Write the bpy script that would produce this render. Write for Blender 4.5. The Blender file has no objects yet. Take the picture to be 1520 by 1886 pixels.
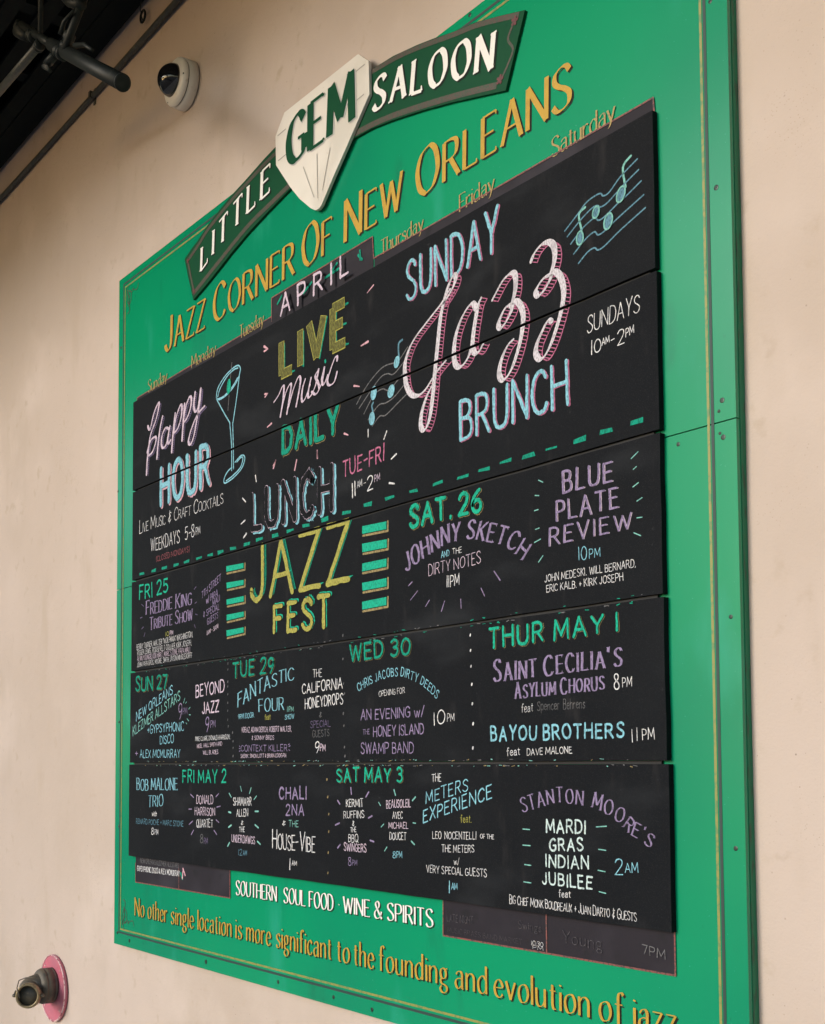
import bpy, bmesh, math, random
from mathutils import Vector, Matrix
random.seed(7)
sc = bpy.context.scene
C = sc.collection

# ------------------------------------------------------------------ camera
F, YAW, PIT, ROL = 2136.81, 0.89928, 0.055546, -0.006209
GZ = 1.29                                   # chalkboard bottom above the pavement
CAM = Vector((3.61034, -1.66823, 0.31293 + GZ))
PCX, PCY = 760.0, 1280.0
cw, sw, cp, sp, cr, sr = math.cos(YAW), math.sin(YAW), math.cos(PIT), math.sin(PIT), math.cos(ROL), math.sin(ROL)
fwd = Vector((-sw*cp, cw*cp, sp)); rgt = Vector((cw, sw, 0)); upv = rgt.cross(fwd)
r2 = cr*rgt + sr*upv; u2 = -sr*rgt + cr*upv
cd = bpy.data.cameras.new('camera'); cam = bpy.data.objects.new('camera', cd); C.objects.link(cam)
cam.matrix_world = Matrix(((r2.x, u2.x, -fwd.x, CAM.x), (r2.y, u2.y, -fwd.y, CAM.y), (r2.z, u2.z, -fwd.z, CAM.z), (0, 0, 0, 1)))
cd.sensor_fit = 'HORIZONTAL'; cd.sensor_width = 36; cd.lens = F/1520*36
cd.shift_x = 0; cd.shift_y = (PCY-943)/1520
cd.clip_start = 0.05; cd.clip_end = 500
sc.camera = cam

# ------------------------------------------------------------------ light
SUN_EL, SUN_AZ = math.radians(17), math.radians(-16)    # azimuth seen from the wall: out into the street, to the left
w = bpy.data.worlds.new('World'); sc.world = w; w.use_nodes = True
nt = w.node_tree; bg = nt.nodes['Background']
sky = nt.nodes.new('ShaderNodeTexSky'); sky.sky_type = 'NISHITA'; sky.sun_disc = False
sky.sun_elevation = SUN_EL
sky.dust_density = .9; sky.air_density = 1.0
nt.links.new(sky.outputs[0], bg.inputs[0]); bg.inputs[1].default_value = 0.15
sd = bpy.data.lights.new('sun', 'SUN'); sd.energy = 1.25; sd.angle = math.radians(18); sd.color = (1, 0.985, 0.965)
sun = bpy.data.objects.new('sun', sd); C.objects.link(sun)
tosun = Vector((math.sin(SUN_AZ)*math.cos(SUN_EL), -math.cos(SUN_AZ)*math.cos(SUN_EL), math.sin(SUN_EL)))
sun.rotation_euler = tosun.to_track_quat('Z', 'Y').to_euler()
sky.sun_rotation = math.atan2(tosun.x, tosun.y)
sun.location = (0, -10, 12)
sc.view_settings.view_transform = 'Standard'; sc.view_settings.look = 'None'
sc.view_settings.gamma = 1; sc.view_settings.use_curve_mapping = False
sc.view_settings.exposure = 0.8

# ------------------------------------------------------------------ levels (metres from the chalkboard face, towards the wall)
YC, YG, YW = 0.0, 0.0135, 0.0335
YP = YG-0.0012                                # painted calendar panels
YR = 0.0055                                   # ribbon face
YM = -0.004                                   # gem face

def P(px, py, y=YC):
    d = fwd + r2*((px-PCX)/F) + u2*((PCY-py)/F)
    t = (y-CAM.y)/d.y
    return (CAM.x+t*d.x, CAM.z+t*d.z)
def P3(px, py, y):
    x, z = P(px, py, y); return Vector((x, y, z))

# ------------------------------------------------------------------ materials
def mat(name, col, rough=0.6, metal=0.0, spec=0.5, noise=None, bump=None, coat=0):
    """noise: list of (scale, colour, lo, hi, detail[, stretch]) laid over the base; bump: (scale, strength, distance)"""
    m = bpy.data.materials.new(name); m.use_nodes = True
    n = m.node_tree.nodes; l = m.node_tree.links; b = n['Principled BSDF']
    b.inputs['Roughness'].default_value = rough; b.inputs['Metallic'].default_value = metal
    b.inputs['Specular IOR Level'].default_value = spec
    b.inputs['Coat Weight'].default_value = coat
    b.inputs['Base Color'].default_value = (*col, 1)
    geo = n.new('ShaderNodeNewGeometry'); out = None
    for q in (noise or []):
        mp = n.new('ShaderNodeMapping'); l.new(geo.outputs['Position'], mp.inputs['Vector'])
        if len(q) > 5: mp.inputs['Scale'].default_value = q[5]
        mp.inputs['Location'].default_value = (random.random()*9, random.random()*9, random.random()*9)
        t = n.new('ShaderNodeTexNoise'); t.inputs['Scale'].default_value = q[0]; t.inputs['Detail'].default_value = q[4]
        l.new(mp.outputs[0], t.inputs['Vector'])
        r = n.new('ShaderNodeMapRange'); r.inputs[1].default_value = q[2]; r.inputs[2].default_value = q[3]
        r.interpolation_type = 'SMOOTHSTEP'
        l.new(t.outputs[0], r.inputs[0])
        mx = n.new('ShaderNodeMix'); mx.data_type = 'RGBA'
        l.new(r.outputs[0], mx.inputs[0])
        if out is None: mx.inputs[6].default_value = (*col, 1)
        else: l.new(out, mx.inputs[6])
        mx.inputs[7].default_value = (*q[1], 1)
        out = mx.outputs[2]
    if out is not None: l.new(out, b.inputs['Base Color'])
    prev = None
    for (s, st, di) in (bump or []):
        t = n.new('ShaderNodeTexNoise'); t.inputs['Scale'].default_value = s; t.inputs['Detail'].default_value = 4
        l.new(geo.outputs['Position'], t.inputs['Vector'])
        bp = n.new('ShaderNodeBump'); bp.inputs['Strength'].default_value = st; bp.inputs['Distance'].default_value = di
        l.new(t.outputs[0], bp.inputs['Height'])
        if prev: l.new(prev, bp.inputs['Normal'])
        prev = bp.outputs[0]
    if prev: l.new(prev, b.inputs['Normal'])
    return m
BK = (.004, .0052, .0072)
def chalk(name, col, wear=.5, lo=.46, hi=.62):
    c2 = tuple(a*(1-wear)+b*wear for a, b in zip(col, BK))
    return mat(name, col, .85, spec=.2, noise=[(330, c2, lo, hi, 3, (1, 1, .45)), (28, c2, .55, .85, 2)])
M = {}
M['wall'] = mat('painted_stucco', (.475, .395, .345), .82, spec=.22, noise=[
    (1.1, (.425, .35, .295), .38, .72, 4), (2.6, (.505, .425, .375), .48, .75, 6), (7, (.425, .35, .29), .55, .8, 7, (1, 1, .3)),
    (3.4, (.405, .335, .283), .60, .84, 9, (1, 1, .55)), (18, (.42, .345, .285), .60, .76, 9)],
    bump=[(3, .5, .01), (38, .5, .0025), (210, .45, .0012)])
def pits(m, col, dens):
    n = m.node_tree.nodes; l = m.node_tree.links; b = n['Principled BSDF']; src = b.inputs['Base Color'].links[0].from_socket
    geo = n.new('ShaderNodeNewGeometry')
    for sc_, rad, lo, hi, c in dens:
        v = n.new('ShaderNodeTexVoronoi'); v.inputs['Scale'].default_value = sc_; l.new(geo.outputs['Position'], v.inputs['Vector'])
        w1 = n.new('ShaderNodeTexNoise'); w1.inputs['Scale'].default_value = 3.1+rad*3; w1.inputs['Detail'].default_value = 6; l.new(geo.outputs['Position'], w1.inputs['Vector'])
        m1 = n.new('ShaderNodeMapRange'); m1.inputs[1].default_value = rad; m1.inputs[2].default_value = rad*.5; l.new(v.outputs['Distance'], m1.inputs[0])
        m2 = n.new('ShaderNodeMapRange'); m2.inputs[1].default_value = lo; m2.inputs[2].default_value = hi; l.new(w1.outputs[0], m2.inputs[0])
        mu = n.new('ShaderNodeMath'); mu.operation = 'MULTIPLY'; l.new(m1.outputs[0], mu.inputs[0]); l.new(m2.outputs[0], mu.inputs[1])
        mx = n.new('ShaderNodeMix'); mx.data_type = 'RGBA'; l.new(mu.outputs[0], mx.inputs[0]); l.new(src, mx.inputs[6]); mx.inputs[7].default_value = (*c, 1); src = mx.outputs[2]
    l.new(src, b.inputs['Base Color'])
pits(M['wall'], None, [(95, .15, .52, .64, (.33, .27, .22)), (34, .07, .46, .60, (.25, .20, .17)), (150, .2, .56, .66, (.36, .29, .235))])
M['green'] = mat('green_enamel', (.0, .24, .108), .24, spec=.5, noise=[
    (1.3, (.0, .20, .102), .4, .7, 3), (9, (.004, .165, .085), .60, .8, 7, (1, 1, .35)), (5, (.012, .27, .16), .58, .78, 8, (1.4, 1, .5)), (55, (.004, .13, .075), .70, .76, 4, (1, 1, .3)), (240, (.03, .30, .19), .735, .77, 2)],
    bump=[(2.2, .25, .006), (120, .05, .0004)])
M['green_edge'] = mat('green_board_edge', (.003, .165, .075), .6, noise=[(120, (.03, .09, .05), .5, .7, 4, (1, 1, .2)), (260, (.10, .15, .09), .72, .76, 2)])
M['dkgreen'] = mat('dark_green_enamel', (.0, .052, .020), .5, spec=.15, noise=[(20, (.0, .05, .022), .5, .8, 4)], bump=[(3, .2, .004)])
M['black'] = mat('chalkboard_black', BK, .7, spec=.09, noise=[(2.2, (.0065, .008, .010), .45, .75, 5), (3.0, (.014, .016, .019), .54, .76, 7, (1, 1, 2.6)), (700, (.020, .021, .024), .60, .70, 1), (14, (.016, .016, .018), .60, .78, 8, (1.6, 1, .5)), (60, (.022, .022, .025), .70, .8, 4)],
                 bump=[(5, .15, .003), (300, .12, .0004)])
M['joint_shade_black'] = mat('chalkboard_joint_shade', (.005, .006, .008), .7, noise=[(140, (.05, .05, .045), .72, .76, 3)])  # near-black that stands in for shade inside the open plank joints
M['slate'] = mat('worn_calendar_paint', (.013, .011, .017), .62, spec=.2, noise=[(6, (.026, .023, .032), .45, .75, 6), (26, (.008, .008, .011), .55, .8, 5)])
M['redline'] = mat('faded_red_line', (.16, .045, .04), .6, noise=[(160, (.05, .03, .03), .5, .6, 2)])
M['gold'] = mat('gold_paint', (.43, .265, .03), .5, spec=.3, noise=[(40, (.36, .215, .028), .45, .7, 5), (300, (.50, .34, .09), .6, .75, 2), (120, (.25, .19, .05), .68, .76, 4)])
M['goldold'] = mat('gold_paint_worn', (.30, .215, .06), .5, noise=[(120, (.12, .14, .06), .52, .68, 4)])
M['pinstripe'] = mat('gold_pinstripe', (.22, .22, .05), .5, noise=[(90, (.10, .19, .06), .45, .65, 3)])
M['shadowpaint'] = mat('dark_lettering_shade', (.003, .010, .006), .6, spec=.2)
M['groove'] = mat('dark_pinstripe', (.006, .035, .03), .6)
M['brown'] = mat('ribbon_border_brown', (.055, .036, .025), .5, noise=[(220, (.02, .045, .022), .5, .56, 2, (1, 1, 1)), (60, (.045, .03, .02), .5, .7, 3)])
M['redbloom'] = mat('ribbon_corner_red', (.11, .018, .022), .5, noise=[(300, (.05, .02, .02), .5, .6, 2)])
M['white'] = mat('white_lettering_paint', (.70, .69, .66), .45, noise=[(150, (.55, .55, .52), .6, .75, 3)])
M['gemwhite'] = mat('gem_white_paint', (.64, .605, .55), .42, noise=[(5, (.53, .50, .445), .45, .7, 4), (120, (.52, .46, .39), .70, .8, 3)], bump=[(4, .12, .003)])
M['gemgrey'] = mat('gem_grey_line', (.30, .28, .25), .6)
M['gemshade'] = mat('gem_letter_shade', (.42, .42, .40), .6)
M['cwhite'] = chalk('chalk_white', (0.636, 0.636, 0.654), .45)
M['cpinkw'] = chalk('chalk_pale_pink', (0.568, 0.464, 0.568), .4)
M['cgreyw'] = chalk('chalk_greyish_white', (.56, .53, .58), .42, .45, .62)
M['cicy'] = chalk('chalk_icy_white', (.50, .62, .62), .45)
M['clilac'] = chalk('chalk_lilac', (0.258, 0.202, 0.344), .45)
M['cdlilac'] = chalk('chalk_dim_lilac', (0.163, 0.129, 0.232), .5)
M['cblue'] = chalk('chalk_sky_blue', (0.215, 0.482, 0.585), .42)
M['cdblue'] = chalk('chalk_dim_blue', (0.103, 0.232, 0.310), .45)
M['cgreen'] = chalk('chalk_green', (0.009, 0.361, 0.232), .38)
M['cdgreen'] = chalk('chalk_dark_green', (0.004, 0.258, 0.172), .45)
M['cteal'] = chalk('chalk_mint', (0.189, 0.447, 0.404), .35)
M['cyellow'] = chalk('chalk_yellow', (0.344, 0.327, 0.077), .42)
M['colive'] = chalk('chalk_olive_fill', (0.146, 0.142, 0.039), .5, .42, .56)
M['cpink'] = chalk('chalk_pink', (.43, .135, .24), .45)
M['crose'] = chalk('chalk_pink_light', (0.602, 0.344, 0.404), .35)
M['ctan'] = chalk('chalk_tan_outline', (0.275, 0.215, 0.103), .5)
M['cdim'] = chalk('chalk_faded', (0.138, 0.138, 0.146), .5)
M['cghost'] = chalk('chalk_ghost', (.075, .07, .08), .6, .42, .6)
M['cdimr'] = chalk('chalk_faded_red', (0.275, 0.086, 0.103), .5)
M['cblack'] = mat('chalkboard_reserve', (.006, .007, .009), .7, spec=.09)
M['iron'] = mat('black_painted_iron', (.005, .008, .008), .55, spec=.3, noise=[(30, (.014, .018, .016), .5, .75, 5)], bump=[(90, .3, .001)])
M['conduit'] = mat('dark_conduit', (.035, .038, .035), .5, noise=[(60, (.06, .06, .05), .5, .7, 3)])
M['gallery'] = mat('dark_gallery_paint', (.004, .007, .008), .8, spec=.15, noise=[(12, (.006, .011, .010), .5, .75, 5)], bump=[(30, .3, .002)])
M['camwhite'] = mat('camera_housing_plastic', (.70, .665, .60), .38, noise=[(40, (.5, .45, .38), .62, .8, 5)])
M['dome'] = mat('smoked_dome', (.012, .012, .014), .05, spec=.8)
M['rubber'] = mat('dark_gasket', (.02, .02, .02), .6)
M['flange'] = mat('pink_painted_flange', (.52, .135, .19), .3, noise=[(8, (.46, .15, .20), .4, .65, 3), (170, (.60, .33, .34), .66, .75, 3)], bump=[(200, .2, .0006)])
M['flangerim'] = mat('flange_worn_rim', (.62, .42, .42), .4, noise=[(60, (.30, .08, .10), .55, .62, 3)])
M['brass'] = mat('weathered_brass', (.115, .095, .068), .58, metal=.2, noise=[(22, (.055, .052, .045), .4, .65, 5), (90, (.16, .12, .075), .6, .8, 4)], bump=[(120, .3, .001)])
M['brasslight'] = mat('worn_brass_lip', (.24, .19, .11), .4, metal=.5, noise=[(70, (.14, .11, .07), .45, .7, 3)])
M['rust'] = mat('pipe_inside', (.035, .028, .022), .8, noise=[(40, (.07, .04, .025), .45, .7, 4)])
M['screw'] = mat('screw_head', (.02, .035, .03), .4, metal=.4)
M['pave'] = mat('concrete_pavement', (.44, .42, .39), .85, noise=[(2, (.30, .28, .26), .4, .7, 5), (40, (.24, .23, .21), .6, .8, 3)], bump=[(60, .3, .002)])
M['asphalt'] = mat('asphalt', (.06, .06, .06), .9, noise=[(80, (.09, .09, .085), .5, .7, 3)], bump=[(150, .4, .003)])
M['facade'] = mat('far_facade_plaster', (.42, .38, .33), .85, noise=[(1.2, (.36, .32, .28), .4, .7, 4)])
M['shutter'] = mat('dark_shutter', (.03, .07, .06), .6)
M['glass'] = mat('window_glass', (.03, .035, .04), .08)

# ------------------------------------------------------------------ object helpers
def tag(o, label=None, cat=None, group=None, kind=None):
    if label: o['label'] = label
    if cat: o['category'] = cat
    if group: o['group'] = group
    if kind: o['kind'] = kind
    return o
def thing(name, label, cat, loc=(0, 0, 0), group=None):
    o = bpy.data.objects.new(name, None); C.objects.link(o); o.location = loc
    o.empty_display_size = .1
    return tag(o, label, cat, group)
def mobj(name, verts, faces, m, parent=None, smooth=False):
    me = bpy.data.meshes.new(name); me.from_pydata([tuple(v) for v in verts], [], faces)
    me.materials.append(m)
    if smooth: me.polygons.foreach_set('use_smooth', [True]*len(me.polygons))
    me.update()
    o = bpy.data.objects.new(name, me); C.objects.link(o)
    if parent:
        o.parent = parent; o.location = -Vector(parent.location)
    return o
def bobj(name, bm, m, parent=None, smooth=False, bevel=0):
    if bevel:
        bmesh.ops.bevel(bm, geom=[e for e in bm.edges if len(e.link_faces) == 2 and e.calc_face_angle(0) > .5], offset=bevel, segments=2, affect='EDGES')
    bmesh.ops.recalc_face_normals(bm, faces=bm.faces)
    me = bpy.data.meshes.new(name); bm.to_mesh(me); bm.free()
    me.materials.append(m)
    if smooth: me.polygons.foreach_set('use_smooth', [True]*len(me.polygons))
    o = bpy.data.objects.new(name, me); C.objects.link(o)
    if parent:
        o.parent = parent; o.location = -Vector(parent.location)
    return o
def box(bm, x0, x1, y0, y1, z0, z1):
    vs = [bm.verts.new((x, y, z)) for x in (x0, x1) for y in (y0, y1) for z in (z0, z1)]
    for f in ((0, 1, 3, 2), (4, 6, 7, 5), (0, 4, 5, 1), (2, 3, 7, 6), (0, 2, 6, 4), (1, 5, 7, 3)):
        bm.faces.new([vs[i] for i in f])
def prism(bm, pts, y0, y1):
    a = [bm.verts.new((x, y0, z)) for x, z in pts]; b = [bm.verts.new((x, y1, z)) for x, z in pts]
    bm.faces.new(a); bm.faces.new(b[::-1]); n = len(pts)
    for i in range(n):
        j = (i+1) % n; bm.faces.new((a[i], b[i], b[j], a[j]))
def frame_of(d):
    d = d.normalized(); u = d.cross(Vector((0, 0, 1)))
    if u.length < .1: u = d.cross(Vector((1, 0, 0)))
    u.normalize(); return u, d.cross(u).normalized()
def lathe(bm, o, d, prof, n=40, cap=True):
    """prof: (distance along d, radius) list"""
    u, v = frame_of(d); d = d.normalized(); rings = []
    for (t, r) in prof:
        rings.append([bm.verts.new(o+d*t+(u*math.cos(a)+v*math.sin(a))*max(r, 1e-5)) for a in [2*math.pi*k/n for k in range(n)]])
    for a, b in zip(rings, rings[1:]):
        for k in range(n): bm.faces.new((a[k], a[(k+1) % n], b[(k+1) % n], b[k]))
    if cap: bm.faces.new(rings[0]); bm.faces.new(rings[-1][::-1])
def tube(bm, pts, rad, n=20, cap=True):
    rings = []; N = len(pts); u = None
    for i, p in enumerate(pts):
        d = (pts[min(i+1, N-1)]-pts[max(i-1, 0)]).normalized()
        if u is None: u, v = frame_of(d)
        else:
            u = (u-d*u.dot(d)).normalized(); v = d.cross(u)
        r = rad[i] if isinstance(rad, (list, tuple)) else rad
        rings.append([bm.verts.new(p+(u*math.cos(a)+v*math.sin(a))*r) for a in [2*math.pi*k/n for k in range(n)]])
    for a, b in zip(rings, rings[1:]):
        for k in range(n): bm.faces.new((a[k], a[(k+1) % n], b[(k+1) % n], b[k]))
    if cap: bm.faces.new(rings[0]); bm.faces.new(rings[-1][::-1])

# ------------------------------------------------------------------ brush: flat strokes of paint or chalk on a board
def catmull(pts, closed=False, sub=6):
    n = len(pts)
    if n < 3: return list(pts)
    out = []
    rng = n if closed else n-1
    for i in range(rng):
        p0 = pts[(i-1) % n] if closed or i > 0 else pts[0]
        p1 = pts[i]; p2 = pts[(i+1) % n]
        p3 = pts[(i+2) % n] if closed or i+2 < n else pts[-1]
        for k in range(sub):
            t = k/sub; a, b, c = t, t*t, t*t*t
            out.append(tuple(.5*((2*p1[j])+(-p0[j]+p2[j])*a+(2*p0[j]-5*p1[j]+4*p2[j]-p3[j])*b+(-p0[j]+3*p1[j]-3*p2[j]+p3[j])*c) for j in (0, 1)))
    if not closed: out.append(pts[-1])
    return out
class Ink:
    def __init__(s, y): s.y = y; s.v = []; s.f = []; s.k = 0
    def stroke(s, pts, wd, nib=None, hair=.35, cap=True, closed=False, taper=0):
        q = [pts[0]]
        for p in pts[1:]:
            if (p[0]-q[-1][0])**2+(p[1]-q[-1][1])**2 > 1e-9: q.append(p)
        pts = q; n = len(pts)
        if n == 1: pts = [pts[0], (pts[0][0]+1e-4, pts[0][1])]; n = 2
        s.k = (s.k+1) % 14; y = s.y-s.k*.00006
        L = []; R = []; W = []
        for i in range(n):
            if closed: a, b = pts[(i-1) % n], pts[(i+1) % n]
            else: a, b = pts[max(i-1, 0)], pts[min(i+1, n-1)]
            dx, dz = b[0]-a[0], b[1]-a[1]; l = math.hypot(dx, dz) or 1e-9; dx /= l; dz /= l
            ww = wd[i] if isinstance(wd, list) else wd
            if nib is not None:
                ww *= max(hair, abs(math.sin(math.atan2(dz, dx)-nib)))
            if taper: 
                t = i/(n-1); ww *= 1-taper*t
            W.append(ww)
            m = 1.0
            if not closed and 0 < i < n-1:
                ax, az = pts[i][0]-a[0], pts[i][1]-a[1]; la = math.hypot(ax, az) or 1e-9
                c = abs((ax*dx+az*dz)/la); m = min(1/max(c, .4), 1.8)
            L.append((pts[i][0]-dz*ww/2*m, pts[i][1]+dx*ww/2*m)); R.append((pts[i][0]+dz*ww/2*m, pts[i][1]-dx*ww/2*m))
        base = len(s.v)
        for a, b in zip(L, R): s.v.append((a[0], y, a[1])); s.v.append((b[0], y, b[1]))
        rng = n if closed else n-1
        for i in range(rng):
            j = (i+1) % n; s.f.append((base+2*i, base+2*i+1, base+2*j+1, base+2*j))
        if cap and not closed:
            for (i, sg) in ((0, -1), (n-1, 1)):
                a, b = (pts[0], pts[1]) if i == 0 else (pts[-2], pts[-1])
                dx, dz = b[0]-a[0], b[1]-a[1]; l = math.hypot(dx, dz) or 1e-9; dx *= sg/l; dz *= sg/l
                r = W[i]/2; b0 = len(s.v)
                p = pts[i]
                for k in range(1, 5):
                    t = math.pi*(k/5-.5)
                    s.v.append((p[0]+r*(dx*math.cos(t)-dz*math.sin(t)), y, p[1]+r*(dz*math.cos(t)+dx*math.sin(t))))
                e = (base+2*i+1, base+2*i) if sg == 1 else (base+2*i, base+2*i+1)
                s.f.append((e[0], b0, b0+1, b0+2, b0+3, e[1]))
    def poly(s, pts):
        s.k = (s.k+1) % 14; y = s.y-s.k*.00006; b = len(s.v)
        for x, z in pts: s.v.append((x, y, z))
        s.f.append(tuple(range(b, b+len(pts))))
    def build(s, name, m, parent, cut=True):
        if not s.f: return None
        bm = bmesh.new(); vs = [bm.verts.new(v) for v in s.v]
        for f in s.f:
            try: bm.faces.new([vs[i] for i in f])
            except ValueError: pass
        if cut:
            for (c, h) in SEAMS:
                zs = [v.co.z for v in bm.verts]
                if not zs or min(zs) > c+h or max(zs) < c-h: continue
                for zz in (c-h, c+h):
                    bmesh.ops.bisect_plane(bm, geom=bm.verts[:]+bm.edges[:]+bm.faces[:], plane_co=(0, 0, zz), plane_no=(0, 0, 1))
                kill = [f for f in bm.faces if abs(f.calc_center_median().z-c) < h]
                bmesh.ops.delete(bm, geom=kill, context='FACES')
        for f in bm.faces:
            f.normal_update()
            if f.normal.y > 0: f.normal_flip()
        me = bpy.data.meshes.new(name); bm.to_mesh(me); bm.free(); me.materials.append(m)
        o = bpy.data.objects.new(name, me); C.objects.link(o); o.parent = parent; o.location = -Vector(parent.location) if parent.parent is None else (0, 0, 0)
        return o
FT = .3048
SEAMS = [(GZ+k*FT, .0033) for k in (1, 2, 3, 4)]

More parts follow.
